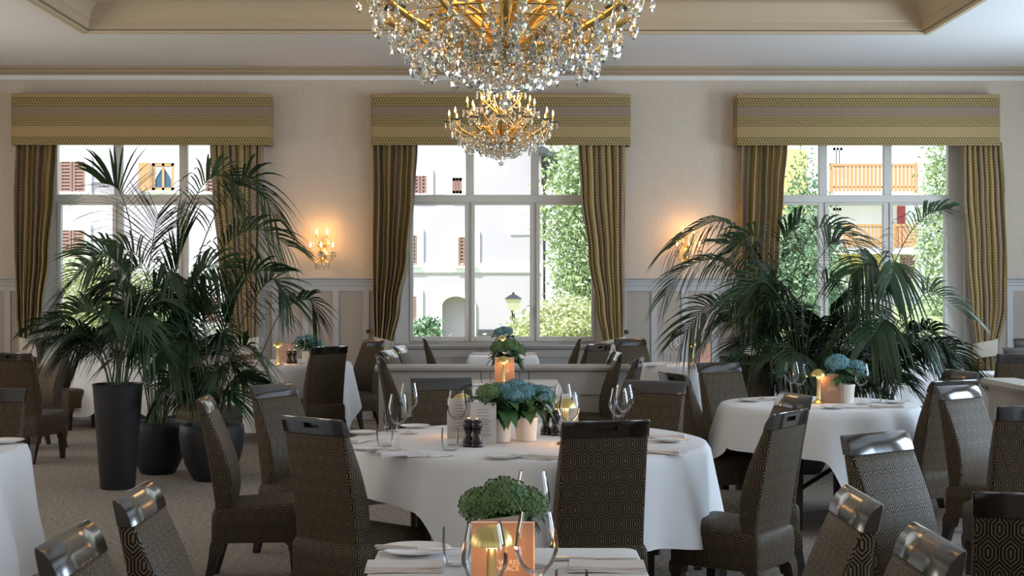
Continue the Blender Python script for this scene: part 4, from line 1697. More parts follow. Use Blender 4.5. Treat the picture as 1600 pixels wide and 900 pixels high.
# square table under the left window
T5a = D(204, 15.5)
cloth('tablecloth', 'white cloth with hanging corner on the table under the left window behind the tall planter', 'tablecloth', T5a, poly_rect(0.43, 0.36, 0.02),
      lambda th, r: square_reach(th, 0.86, R(0)) * 0.0 + (0.40 + 0.22 * abs(math.sin(2 * th)) ** 3), 0.015, 8, 10, flare=0.30)
wood_table('square_table', 'square table with a dark leg showing under the left window cloth', T5a, 0.4, 0, (0.40, 0.33))
# right back tables
T8 = D(1062, 13.75)
cloth('tablecloth', 'white cloth on the table by the wall right of the partition', 'tablecloth', T8, poly_circle(0.46), lambda th, r: square_reach(th, 0.88, R(15)) - r + 0.12, 0.03, 7, 11, flare=0.12, maxdrop=0.735)
T13 = D(1392, 15.4)
cloth('tablecloth', 'white cloth on the table under the right window behind the palms', 'tablecloth', T13, poly_rect(0.42, 0.38, 0.02), lambda th, r: 0.5, 0.015, 8, 12, flare=0.08)
T11 = (4.62, 12.3)
cloth('tablecloth', 'bluish white cloth strip between the stacked looking chairs and the right partition', 'tablecloth', T11, poly_rect(0.45, 0.40, 0.02), lambda th, r: 0.6, 0.015, 8, 13, flare=0.08)
T9 = (2.30, 4.95)
cloth('tablecloth', 'white cloth sliver at the lower right edge beside the nearest dark chair', 'tablecloth', T9, poly_circle(0.46), lambda th, r: 0.62, 0.02, 8, 14, flare=0.12)


# ================================================================== tableware
def place(o, u, v, z=CZ + 0.002, rz=0.0):
    p = W(u, v, z)
    o.location = p
    o.rotation_euler = (0, 0, rz)
    return o


_proto = {}


def item(key, maker, label, cat, u, v, rz=0.0, group=None, z=CZ + 0.002, s=1.0):
    if key not in _proto:
        o = maker()
        _proto[key] = o
    else:
        o = copy_tree(_proto[key])
    place(o, u, v, z, rz)
    s *= {'lamp': 0.88, 'wine': 1.08}.get(key, 1.0)
    o.scale = (s, s, s)
    tag(o, label, cat, group)
    return o


def mk_wine():
    b = MB()
    b.lathe([(0.040, 0.0), (0.041, 0.002), (0.02, 0.006), (0.006, 0.013), (0.0045, 0.03), (0.0042, 0.085), (0.006, 0.105), (0.02, 0.115), (0.036, 0.135), (0.0455, 0.16), (0.046, 0.175), (0.041, 0.205), (0.033, 0.243),
             (0.032, 0.243), (0.040, 0.205), (0.0448, 0.175), (0.0443, 0.16), (0.035, 0.137), (0.019, 0.118), (0.0, 0.112)], (0, 0, 0), 28, True, False)
    o = b.build('wine_glass', M['glass'], smooth=60)
    return o


def mk_tumbler():
    b = MB()
    b.lathe([(0.0, 0.0), (0.030, 0.0), (0.034, 0.004), (0.038, 0.03), (0.041, 0.06), (0.0385, 0.102), (0.0375, 0.102), (0.0395, 0.06), (0.036, 0.03), (0.031, 0.010), (0.0, 0.009)], (0, 0, 0), 28, True, False)
    return b.build('water_tumbler', M['glass'], smooth=60)


def mk_plate(r=0.082):
    def f():
        b = MB()
        b.lathe([(0.0, 0.0), (r * .55, 0.0), (r * .6, 0.003), (r * .95, 0.011), (r, 0.014), (r * .95, 0.0145), (r * .62, 0.007), (r * .5, 0.005), (0, 0.005)], (0, 0, 0), 40)
        return b.build('bread_plate', M['porcelain'], smooth=50)
    return f


def mk_knife():
    root = bpy.data.objects.new('table_knife', None)
    COL.objects.link(root)
    b = MB()
    b.prism([(0.0, -0.009), (0.085, -0.009), (0.105, -0.004), (0.11, 0.004), (0.10, 0.008), (0.0, 0.007)], 0.001, 0.0028, 'z')
    b.build('blade', M['steel'], root, smooth=0)
    b = MB()
    b.tube([(-0.105, 0, 0.004), (-0.10, 0, 0.0045), (-0.05, 0, 0.0045), (0.0, 0, 0.003)], [0.0055, 0.0065, 0.0055, 0.0035], 8)
    b.build('handle', M['steel'], root)
    return root


def mk_fork():
    root = bpy.data.objects.new('table_fork', None)
    COL.objects.link(root)
    b = MB()
    b.tube([(-0.11, 0, 0.004), (-0.10, 0, 0.0045), (-0.03, 0, 0.004), (0.03, 0, 0.006)], [0.005, 0.006, 0.0035, 0.0035], 8)
    b.build('handle', M['steel'], root)
    b = MB()
    b.prism([(0.03, -0.005), (0.045, -0.011), (0.06, -0.012), (0.06, 0.012), (0.045, 0.011), (0.03, 0.005)], 0.003, 0.005, 'z')
    for k in range(4):
        y = -0.0105 + 0.007 * k
        b.box(0.06, 0.095, y - 0.0018, y + 0.0018, 0.0025, 0.0045)
    b.build('tines', M['steel'], root, smooth=0)
    return root


def mk_napkin(hx=0.10, hy=0.05):
    def f():
        b = MB()
        for k in range(3):
            e = 0.004 * k
            z0 = 0.0005 + 0.005 * k
            nx = 10
            rows = []
            for i in range(nx + 1):
                x = -hx + e * .5 + (2 * hx - e) * i / nx
                wob = 0.0015 * math.sin(5.0 * i / nx + k)
                rows.append([(x, -hy + e, z0 + wob), (x, hy - e * .4, z0 + wob), (x, hy - e * .4, z0 + 0.0046 + wob), (x, (hy - e) * 0.0, z0 + 0.0056 + wob), (x, -hy + e, z0 + 0.0046 + wob)])
            b.rings(rows)
        o = b.build('folded_napkin', M['napkin'], smooth=50)
        return o
    return f


def mk_lamp():
    root = bpy.data.objects.new('table_lamp', None)
    COL.objects.link(root)
    b = MB()
    b.lathe([(0.0, 0.0), (0.050, 0.0), (0.052, 0.004), (0.046, 0.010), (0.028, 0.017), (0.019, 0.026), (0.0165, 0.034), (0.0, 0.034)], (0, 0, 0), 28)
    b.build('base', M['lampgold'], root, smooth=40)
    b = MB()
    b.lathe([(0.0165, 0.034), (0.0145, 0.05), (0.0135, 0.185), (0.016, 0.20), (0.0, 0.20)], (0, 0, 0), 20)
    b.build('stem', M['brass'], root, smooth=40)
    b = MB()
    pr = [(0.056 * math.cos(a), 0.200 + 0.052 * math.sin(a)) for a in [k * PI / 2 / 9 for k in range(9)]] + [(0.0, 0.252)]
    pi = [(0.0, 0.2495)] + [(0.0535 * math.cos(a), 0.199 + 0.050 * math.sin(a)) for a in [k * PI / 2 / 9 for k in range(8, -1, -1)]]
    b.lathe(pr + pi + [(0.056, 0.2)], (0, 0, 0), 32, False, False)
    b.build('shade', M['lampgold'], root, smooth=40)
    b = MB()
    b.lathe([(0.0, 0.206), (0.046, 0.206), (0.046, 0.211), (0.0, 0.211)], (0, 0, 0), 28)
    b.build('diffuser', M['lampglow'], root, smooth=30)
    ld = bpy.data.lights.new('lamp_light', 'POINT')
    ld.energy = 0.9
    ld.color = (1.0, 0.50, 0.20)
    ld.shadow_soft_size = 0.012
    for a in (0.6, 2.7, 4.8):
        lo = bpy.data.objects.new('lamp_light', ld)
        COL.objects.link(lo)
        lo.parent = root
        lo.location = (0.033 * math.cos(a), 0.033 * math.sin(a), 0.192)
    ld.energy = 0.35
    return root


def mk_mill(hh=0.135):
    def f():
        root = bpy.data.objects.new('pepper_mill', None)
        COL.objects.link(root)
        b = MB()
        b.lathe([(0.0, 0), (0.028, 0.0), (0.030, 0.006), (0.027, 0.014), (0.030, 0.022), (0.026, 0.032), (0.019, 0.05), (0.017, 0.062), (0.021, 0.078), (0.024, 0.083), (0.0, 0.084)], (0, 0, 0), 22)
        b.build('body', M['mill'], root, smooth=40)
        b = MB()
        b.lathe([(0.018, 0.084), (0.0245, 0.088), (0.027, 0.102), (0.025, 0.116), (0.016, 0.125), (0.0, 0.127)], (0, 0, 0), 22)
        b.build('head', M['mill'], root, smooth=40)
        b = MB()
        b.lathe([(0.004, 0.126), (0.007, 0.130), (0.006, 0.137), (0.0, 0.139)], (0, 0, 0), 12)
        b.build('knob', M['brass'], root, smooth=40)
        return root
    return f


def text_mesh(body, size, m, parent, loc, rot, name='lettering', align='CENTER'):
    cu = bpy.data.curves.new(name, 'FONT')
    cu.body = body
    cu.size = size
    cu.align_x = align
    cu.extrude = 0.0002
    t = bpy.data.objects.new(name, cu)
    COL.objects.link(t)
    dg = bpy.context.evaluated_depsgraph_get()
    me = bpy.data.meshes.new_from_object(t.evaluated_get(dg))
    bpy.data.objects.remove(t)
    me.materials.clear()
    me.materials.append(m)
    o = bpy.data.objects.new(name, me)
    COL.objects.link(o)
    o.parent = parent
    o.location = loc
    o.rotation_euler = rot
    return o


def mk_menu(w, h, m, kind):
    """standing card folded in the middle; the spine at the left, front panel faces -y"""
    def f():
        root = bpy.data.objects.new('menu_card', None)
        COL.objects.link(root)
        b = MB()
        b.box(0, w, -0.0012, 0.0012, 0.0, h)
        fp = b.build('front_panel', m, root, smooth=0)
        b = MB()
        b.box(0, w, 0.0, 0.0024, 0.0, h)
        b.build('rear_panel', m, root, smooth=0, rot=(0, 0, R(38)), loc=(0.0005, 0.0018, 0))
        if kind == 'list':
            b = MB()
            rnd = random.Random(3)
            z = h * 0.84
            while z > h * 0.2:
                l = rnd.uniform(0.18, 0.34) * w
                b.box(w * .5 - l, w * .5 + l, -0.0018, -0.0012, z - 0.0022, z)
                z -= rnd.choice((0.009, 0.009, 0.015))
            b.build('printed_lines', M['ink'], fp, smooth=0)
        else:
            text_mesh('THE RES', w * 0.11, M['foil'], fp, (w * 0.56, -0.0016, h * 0.50), (R(90), 0, 0))
            text_mesh('PALACE', w * 0.11, M['foil'], fp, (w * 0.56, -0.0016, h * 0.43), (R(90), 0, 0))
            b = MB()
            for q in ((0, w, h - 0.003, h), (w - 0.003, w, 0, h - 0.003)):
                b.box(q[0], q[1], -0.0016, 0.0016, q[2], q[3])
            b.build('edge_strip', M['foil'], fp, smooth=0)
        return root
    return f


def flower_head(c, r, seed, m, parent):
    rnd = random.Random(seed)
    b = MB()
    n = 170
    for i in range(n):
        z = 1 - 2 * (i + .5) / n
        if z < -0.55:
            continue
        a = i * 2.39996
        q = math.sqrt(1 - z * z)
        d = Vector((q * math.cos(a), q * math.sin(a), z))
        p = Vector(c) + Vector((d.x * r, d.y * r, d.z * r * 0.78)) * rnd.uniform(0.90, 1.05)
        s = r * 0.15
        t = d.cross(Vector((rnd.gauss(0, 1), rnd.gauss(0, 1), rnd.gauss(0, 1)))).normalized()
        k = d.cross(t)
        for e in range(4):
            ang = e * PI / 2
            e1 = t * math.cos(ang) + k * math.sin(ang)
            e2 = t * math.cos(ang + PI / 2) + k * math.sin(ang + PI / 2)
            b.add([p, p + e1 * s * .9 + e2 * s * .15 + d * s * .25, p + (e1 + e2) * s * .85 + d * s * .45, p + e2 * s * .9 + e1 * s * .15 + d * s * .25], [(0, 1, 2, 3)])
    # core that holds the florets
    core = MB()
    core.lathe([(0.0, -r * .55), (r * .6, -r * .42), (r * .86, 0), (r * .62, r * .5), (0.0, r * .68)], c, 12)
    b.add(core.v, core.f)
    return b.build('flower_head', m, parent, smooth=30, fix=False, uv=False)


def mk_hydrangea(pr, ph, heads, nl, mlist, seed, potm=None, lr=0.11):
    """pr, ph: pot radius and height; heads: (x, y, z, r, material)"""
    def f():
        rnd = random.Random(seed)
        root = bpy.data.objects.new('potted_hydrangea', None)
        COL.objects.link(root)
        b = MB()
        b.lathe([(0.0, 0.0), (pr * .80, 0.0), (pr * .82, 0.004), (pr * .97, ph - 0.012), (pr, ph - 0.010), (pr, ph), (pr * .93, ph), (pr * .90, ph - 0.02), (0.0, ph - 0.02)], (0, 0, 0), 32)
        b.build('pot', potm or M['pot'], root, smooth=40)
        b = MB()
        for k in range(nl):
            a = rnd.uniform(0, 2 * PI)
            z0 = ph + rnd.uniform(0.0, 0.07)
            l = lr * rnd.uniform(0.75, 1.25)
            drop = rnd.uniform(-0.3, 0.75) * l
            w = l * 0.30
            dirv = Vector((math.cos(a), math.sin(a), 0))
            sd = Vector((-math.sin(a), math.cos(a), 0))
            st = dirv * pr * rnd.uniform(0.2, 0.75) + Vector((0, 0, z0))
            pts = [(0.0, .15), (0.25, .8), (0.5, 1.0), (0.78, .65), (1.0, .04)]
            vs = []
            for t, q in pts:
                ctr = st + dirv * l * t + Vector((0, 0, 0.05 * math.sin(PI * t * .8) - drop * t * t))
                vs += [ctr + sd * w * q + Vector((0, 0, 0.006)), ctr, ctr - sd * w * q + Vector((0, 0, 0.006))]
            fs = []
            for i in range(4):
                fs += [(3 * i, 3 * i + 1, 3 * i + 4, 3 * i + 3), (3 * i + 1, 3 * i + 2, 3 * i + 5, 3 * i + 4)]
            b.add(vs, fs)
        b.build('foliage', M['leaf'], root, smooth=60, fix=False, uv=False)
        b = MB()
        for (x, y, z, r, m) in heads:
            b.tube([(x * .25, y * .25, ph - 0.02), (x * .6, y * .6, (ph + z) / 2), (x, y, z - r * .3)], 0.004, 6)
        b.build('stems', M['stem'], root)
        for i, (x, y, z, r, m) in enumerate(heads):
            flower_head((x, y, z), r, seed + i, M[m], root)
        return root
    return f


WG, TU = 'stemmed wine glasses', 'water tumblers'
# ---- large round table
item('wine', mk_wine, 'tall wine glass at left of the large round table, the nearer of the crossing pair', 'wine glass', 622, 704, 0, WG)
item('wine', mk_wine, 'tall wine glass behind the nearer one of the crossing pair on the large table', 'wine glass', 639, 678, 0, WG)
item('wine', mk_wine, 'wine glass before the standing menu card on the large table', 'wine glass', 714, 695, 0, WG)
item('wine', mk_wine, 'wine glass overlapping the gold lamp at the right of the large table', 'wine glass', 889, 699, 0, WG)
item('wine', mk_wine, 'wine glass right of the large table centre, the left of the overlapping two', 'wine glass', 967, 690, 0, WG)
item('wine', mk_wine, 'wine glass behind the other at the right of the large table', 'wine glass', 975, 681, 0, WG)
item('wine', mk_wine, 'wine glass half hidden behind the hydrangea flowers of the large table', 'wine glass', 880, 680, 0, WG)
item('tumb', mk_tumbler, 'water tumbler at left front of the large table beside the tall wine glass', 'tumbler', 601, 697, 0, TU)
item('tumb', mk_tumbler, 'water tumbler behind the tall wine glasses on the large table', 'tumbler', 611, 674, 0, TU)
item('tumb', mk_tumbler, 'water tumbler beside the black mills at the front of the large table', 'tumbler', 703, 703, 0, TU)
item('tumb', mk_tumbler, 'water tumbler at the right of the large table beside two wine glasses', 'tumbler', 990, 687, 0, TU)
PL = 'white bread plates'
item('plate', mk_plate(), 'white bread plate with knife at the left edge of the large table', 'plate', 571, 704, 0, PL)
item('plate', mk_plate(), 'white bread plate at the far left of the large table', 'plate', 566, 678, 0, PL)
item('plate', mk_plate(), 'white bread plate at the front middle of the large table', 'plate', 785, 716, 0, PL)
item('plate', mk_plate(), 'white bread plate at the right of the large table', 'plate', 1047, 690, 0, PL)
item('plate', mk_plate(), 'white bread plate behind the tall wine glasses at the far side of the large table', 'plate', 648, 668, 0, PL)
NK = 'folded white napkins'
item('napk', mk_napkin(), 'folded napkin at the left front of the large table before the tall wine glass', 'napkin', 624, 711, R(20), NK)
item('napk', mk_napkin(), 'folded napkin at the left edge of the large table', 'napkin', 560, 689, R(70), NK)
item('napk', mk_napkin(), 'folded napkin beside the chair at right front of the large table', 'napkin', 862, 715, R(-25), NK)
item('napk', mk_napkin(), 'folded napkin standing up at the right edge of the large table', 'napkin', 1040, 683, R(-10), NK)
item('napk', mk_napkin(), 'folded pinkish napkin at the right front of the large table', 'napkin', 1036, 707, R(-30), NK)
CU = 'silver cutlery'
item('knife', mk_knife, 'silver knife at the front left of the large table', 'knife', 672, 714, R(20), CU)
item('knife', mk_knife, 'silver knife on the left bread plate of the large table', 'knife', 571, 703, R(12), CU, CZ + 0.016)
item('knife', mk_knife, 'silver knife on the right bread plate of the large table', 'knife', 1043, 688, R(5), CU, CZ + 0.016)
item('fork', mk_fork, 'silver fork beside the front bread plate of the large table', 'fork', 822, 713, R(-20), CU)
item('fork', mk_fork, 'silver fork behind the front fork of the large table', 'fork', 832, 717, R(-32), CU)
item('mill', mk_mill(), 'dark wooden pepper mill before the menu card, the left of the pair', 'pepper mill', 732, 697, 0, 'dark wooden mills')
item('mill', mk_mill(), 'dark wooden pepper mill before the menu card, the right of the pair', 'pepper mill', 745, 698, 0, 'dark wooden mills')
item('mill', mk_mill(), 'dark wooden mill left of the gold lamp behind the right hydrangea', 'pepper mill', 853, 679, 0, 'dark wooden mills')
item('mill', mk_mill(), 'dark wooden mill partly behind the gold lamp of the large table', 'pepper mill', 868, 680, 0, 'dark wooden mills')
item('menu', mk_menu(0.125, 0.20, M['menu'], 'list'), 'tall printed menu card standing behind the two dark mills', 'menu', 735, 694, R(-4))
item('menu', mk_menu(0.125, 0.20, M['menu'], 'list'), 'printed menu card behind the wine glass and below the gold dome', 'menu', 699, 686, R(8))
item('menu', mk_menu(0.125, 0.20, M['menu'], 'list'), 'printed menu card behind the gold lamp at right of the large table', 'menu', 866, 678, R(5))
item('lamp', mk_lamp, 'gold dome lamp lit at right of the large table beside the chair back', 'lamp', 884, 694, 0, 'gold mushroom table lamps')
item('lamp', mk_lamp, 'gold dome lamp peeking over the menu cards at left of the large table', 'lamp', 722, 683, 0, 'gold mushroom table lamps')
item('hyda', mk_hydrangea(0.053, 0.115, [(-0.06, -0.02, 0.235, 0.062, 'greenfl'), (0.015, 0.02, 0.24, 0.060, 'bluefl'), (-0.02, 0.06, 0.235, 0.06, 'greenfl'), (0.06, -0.03, 0.225, 0.055, 'bluefl')], 46, None, 21),
     'hydrangea in cream pot behind the printed menu card, green flowers at its left', 'plant', 783, 690)
item('hydb', mk_hydrangea(0.060, 0.115, [(-0.05, 0.0, 0.25, 0.064, 'bluefl'), (0.02, 0.03, 0.235, 0.055, 'bluefl'), (0.07, -0.01, 0.225, 0.058, 'bluefl'), (-0.01, -0.06, 0.235, 0.055, 'bluefl'), (0.10, 0.04, 0.21, 0.05, 'greenfl')], 54, None, 22),
     'bluish hydrangea in cream pot in the middle of the large table', 'plant', 822, 688)

# ---- front table
item('lamp', mk_lamp, 'gold dome lamp lit on the nearest table behind a wine glass', 'lamp', 768, 971, 0, 'gold mushroom table lamps')
item('menuc', mk_menu(0.150, 0.205, M['copper'], 'logo'), 'copper menu card standing behind the lamp on the nearest table', 'menu', 737, 949, R(-2), s=1.0)
item('wine', mk_wine, 'wine glass before the gold lamp on the nearest table, left of the pair', 'wine glass', 757, 1008, 0, WG)
item('wine', mk_wine, 'wine glass right of the gold lamp on the nearest table', 'wine glass', 838, 981, 0, WG)
item('wine', mk_wine, 'wine glass standing behind the green hydrangea on the nearest table', 'wine glass', 832, 886, 0, WG)
item('tumb', mk_tumbler, 'water tumbler left of the copper menu on the nearest table', 'tumbler', 714, 882, 0, TU)
item('tumb', mk_tumbler, 'water tumbler at the bottom edge right of the glasses on the nearest table', 'tumbler', 893, 960, 0, TU)
item('platef', mk_plate(0.105), 'white plate with knife at the far left of the nearest table', 'plate', 648, 863, 0, PL)
item('knife', mk_knife, 'silver knife lying on the plate of the nearest table', 'knife', 652, 858, R(-3), CU, CZ + 0.018, 1.15)
item('knife', mk_knife, 'silver knife behind the right napkin on the nearest table', 'knife', 930, 875, R(3), CU, s=1.1)
item('napf', mk_napkin(0.105, 0.055), 'folded napkin at the left of the nearest table', 'napkin', 632, 889, R(3), NK)
item('napf', mk_napkin(0.105, 0.055), 'folded napkin at the right of the nearest table', 'napkin', 948, 889, R(-3), NK)
item('hydf', mk_hydrangea(0.075, 0.115, [(-0.062, -0.01, 0.215, 0.066, 'greenfl'), (0.0, -0.03, 0.24, 0.072, 'greenfl'), (0.062, 0.0, 0.215, 0.065, 'greenfl'), (0.0, 0.06, 0.215, 0.070, 'greenfl'), (0.05, 0.05, 0.205, 0.06, 'greenfl'), (-0.05, 0.06, 0.205, 0.06, 'greenfl')], 60, None, 31, M['planter'], 0.075),
     'round green hydrangea in dark pot on the nearest table', 'plant', 787, 905, s=0.90)

# ---- right round table
item('lamp', mk_lamp, 'gold dome lamp lit beside the copper menu on the right round table', 'lamp', 1279, 630, 0, 'gold mushroom table lamps')
item('menuc', mk_menu(0.150, 0.205, M['copper'], 'logo'), 'copper menu card on the right round table', 'menu', 1281, 630, R(-6), s=0.92)
item('hydr', mk_hydrangea(0.062, 0.12, [(-0.06, -0.03, 0.255, 0.075, 'bluefl'), (0.06, 0.0, 0.225, 0.065, 'bluefl'), (0.0, 0.07, 0.24, 0.06, 'bluefl')], 40, None, 41), 'teal hydrangea in white pot on the right round table', 'plant', 1321, 629)
item('wine', mk_wine, 'wine glass on the right round table, left of the crossing pair', 'wine glass', 1237, 628, 0, WG)
item('wine', mk_wine, 'wine glass on the right round table, right of the crossing pair', 'wine glass', 1249, 631, 0, WG)
item('wine', mk_wine, 'wine glass before the white flowerpot on the right round table', 'wine glass', 1346, 632, 0, WG)
item('tumb', mk_tumbler, 'water tumbler by the black planter on the right round table', 'tumbler', 1219, 625, 0, TU)
item('tumb', mk_tumbler, 'water tumbler at the right side of the right round table', 'tumbler', 1368, 629, 0, TU)
item('plate', mk_plate(), 'white bread plate below the copper menu on the right round table', 'plate', 1302, 638, 0, PL)
item('plate', mk_plate(), 'white bread plate at the right edge of the right round table', 'plate', 1402, 630, 0, PL)
item('plate', mk_plate(), 'white bread plate at the left edge of the right round table', 'plate', 1172, 627, 0, PL)
item('napk', mk_napkin(), 'folded napkin behind the blue shining chair on the right round table', 'napkin', 1212, 624, R(10), NK)
item('napk', mk_napkin(), 'folded napkin before the right tumbler on the right round table', 'napkin', 1385, 636, R(-5), NK)
item('knife', mk_knife, 'silver knife beside the menu plate on the right round table', 'knife', 1325, 637, R(10), CU)
item('fork', mk_fork, 'silver fork at the right side of the right round table', 'fork', 1350, 638, R(-8), CU)

# ---- round table by the wall
item('lamp', mk_lamp, 'gold dome lamp lit on the wall table left of the middle window', 'lamp', 434, 569, 0, 'gold mushroom table lamps')
item('menuw', mk_menu(0.115, 0.19, mat('menu_pale_copper', (0.50, 0.33, 0.26), 0.6), 'list'), 'pale copper menu card behind the lamp on the wall table', 'menu', 437, 566, R(-3))
item('mill', mk_mill(), 'dark wooden mill on the wall table, the left of the pair', 'pepper mill', 452, 568, 0, 'dark wooden mills')
item('mill', mk_mill(), 'dark wooden mill on the wall table, the right of the pair', 'pepper mill', 460, 568, 0, 'dark wooden mills')
item('wine', mk_wine, 'wine glass at the left of the wall table', 'wine glass', 405, 568, 0, WG)
item('wine', mk_wine, 'wine glass before the hydrangea on the wall table', 'wine glass', 470, 569, 0, WG)
item('tumb', mk_tumbler, 'water tumbler at the far left of the wall table', 'tumbler', 391, 566, 0, TU)
item('hydw', mk_hydrangea(0.060, 0.11, [(-0.07, 0, 0.21, 0.062, 'bluefl'), (0.03, -0.02, 0.20, 0.062, 'bluefl'), (0.09, 0.02, 0.18, 0.055, 'bluefl'), (0.0, 0.06, 0.225, 0.06, 'bluefl')], 34, None, 51), 'blue hydrangea in white pot on the wall table', 'plant', 481, 566)
item('napk', mk_napkin(), 'folded napkin at the left of the wall table', 'napkin', 418, 570, R(5), NK)
item('plate', mk_plate(), 'white bread plate before the lamp on the wall table', 'plate', 430, 572, 0, PL)

# ---- table before the partition
item('lamp', mk_lamp, 'gold dome lamp lit before the copper menu on the partition table', 'lamp', 787, 601.5, 0, 'gold mushroom table lamps', s=1.0)
item('menuc', mk_menu(0.150, 0.205, M['copper'], 'logo'), 'copper menu card behind the lamp on the partition table', 'menu', 773, 600, R(0), s=1.0)
item('tumb', mk_tumbler, 'water tumbler left of the copper menu on the partition table', 'tumbler', 759, 601, 0, TU)
item('tumb', mk_tumbler, 'water tumbler right of the copper menu on the partition table', 'tumbler', 819, 600, 0, TU)
item('napk', mk_napkin(), 'folded napkin at the right of the partition table', 'napkin', 851, 603, R(0), NK)
item('napk', mk_napkin(), 'folded napkin at the left of the partition table', 'napkin', 747, 602, R(0), NK)
item('hydp', mk_hydrangea(0.060, 0.12, [(-0.06, 0, 0.27, 0.070, 'greenfl'), (0.03, -0.02, 0.285, 0.070, 'greenfl'), (0.09, 0.02, 0.25, 0.060, 'greenfl'), (0.0, 0.06, 0.28, 0.06, 'greenfl')], 44, None, 61), 'green hydrangea rising behind the copper menu on the partition table', 'plant', 792, 597)

# ---- window table
item('hydq', mk_hydrangea(0.055, 0.11, [(-0.05, 0, 0.24, 0.060, 'bluefl'), (0.04, 0.0, 0.25, 0.062, 'bluefl'), (0.0, 0.06, 0.26, 0.055, 'bluefl')], 30, None, 71), 'blue hydrangea on the window table at the window sill', 'plant', 787, 553)
item('lamp', mk_lamp, 'gold dome lamp before the blue hydrangea on the window table', 'lamp', 785, 556, 0, 'gold mushroom table lamps')
item('napk', mk_napkin(), 'folded napkin at the left of the window table', 'napkin', 752, 553, 0, NK)
item('napk', mk_napkin(), 'folded napkin at the right of the window table', 'napkin', 822, 553, 0, NK)

# ---- table right of the partition
item('lamp', mk_lamp, 'gold dome lamp on the wall table right of the partition', 'lamp', 1082, 568, 0, 'gold mushroom table lamps')
item('menuw', None, 'pale copper menu card right of the lamp near the right palms', 'menu', 1092, 566, 0)
item('wine', mk_wine, 'wine glass on the wall table right of the partition, the left of two', 'wine glass', 1053, 568, 0, WG)
item('wine', mk_wine, 'wine glass on the wall table right of the partition, the right of two', 'wine glass', 1058, 566, 0, WG)
item('tumb', mk_tumbler, 'water tumbler left of the wine glasses on the right wall table', 'tumbler', 1042, 568, 0, TU)
item('napk', mk_napkin(), 'folded napkin at the left of the right wall table', 'napkin', 1025, 572, 0, NK)
item('plate', mk_plate(), 'white bread plate on the left edge table', 'plate', 6, 692, 0, PL, s=1.2)


# ================================================================== planters and palms
def planter(u, y, prof, label, nm='planter'):
    p = D(u, y)
    root = thing(nm, label, 'planter', (p.x, y, 0))
    b = MB()
    rt, h = prof[-1]
    ins = [(rt - 0.005, h + 0.006), (rt - 0.020, h + 0.004), (rt - 0.026, h - 0.02), (rt - 0.03, h - 0.06)]
    b.lathe([(0.0, 0.0)] + prof + ins + [(0.0, h - 0.06)], (0, 0, 0), 48)
    b.build('vessel', M['planter'], root, smooth=40)
    b = MB()
    b.lathe([(0.0, h - 0.055), (rt - 0.034, h - 0.055), (rt - 0.034, h - 0.045), (0.0, h - 0.035)], (0, 0, 0), 24)
    b.build('soil', M['soil'], root, smooth=40)
    return Vector((p.x, y, h - 0.045))


PA = planter(184, 10.65, [(0.122, 0.0), (0.128, 0.01), (0.182, 0.765), (0.186, 0.777)], 'tall tapered black planter at the left, taller than the two bowls')
PB = planter(247, 11.5, [(0.13, 0.0), (0.14, 0.01), (0.195, 0.12), (0.225, 0.25), (0.235, 0.36), (0.23, 0.412)], 'black bowl planter standing behind, between the tall planter and the front bowl')
PC = planter(331, 11.1, [(0.135, 0.0), (0.145, 0.01), (0.205, 0.12), (0.24, 0.25), (0.252, 0.36), (0.246, 0.428)], 'black bowl planter beside the side view chair')
PD = planter(1203, 11.95, [(0.10, 0.0), (0.105, 0.01), (0.122, 0.72), (0.125, 0.735)], 'small black planter at the left of the right round table')
PE = planter(1256, 11.5, [(0.13, 0.0), (0.14, 0.01), (0.195, 0.12), (0.225, 0.25), (0.235, 0.40), (0.23, 0.45)], 'black planter under the palms behind the right round table')
PF = planter(1376, 11.3, [(0.13, 0.0), (0.14, 0.01), (0.195, 0.12), (0.225, 0.25), (0.235, 0.40), (0.23, 0.45)], 'black planter under the palms right behind the right table')


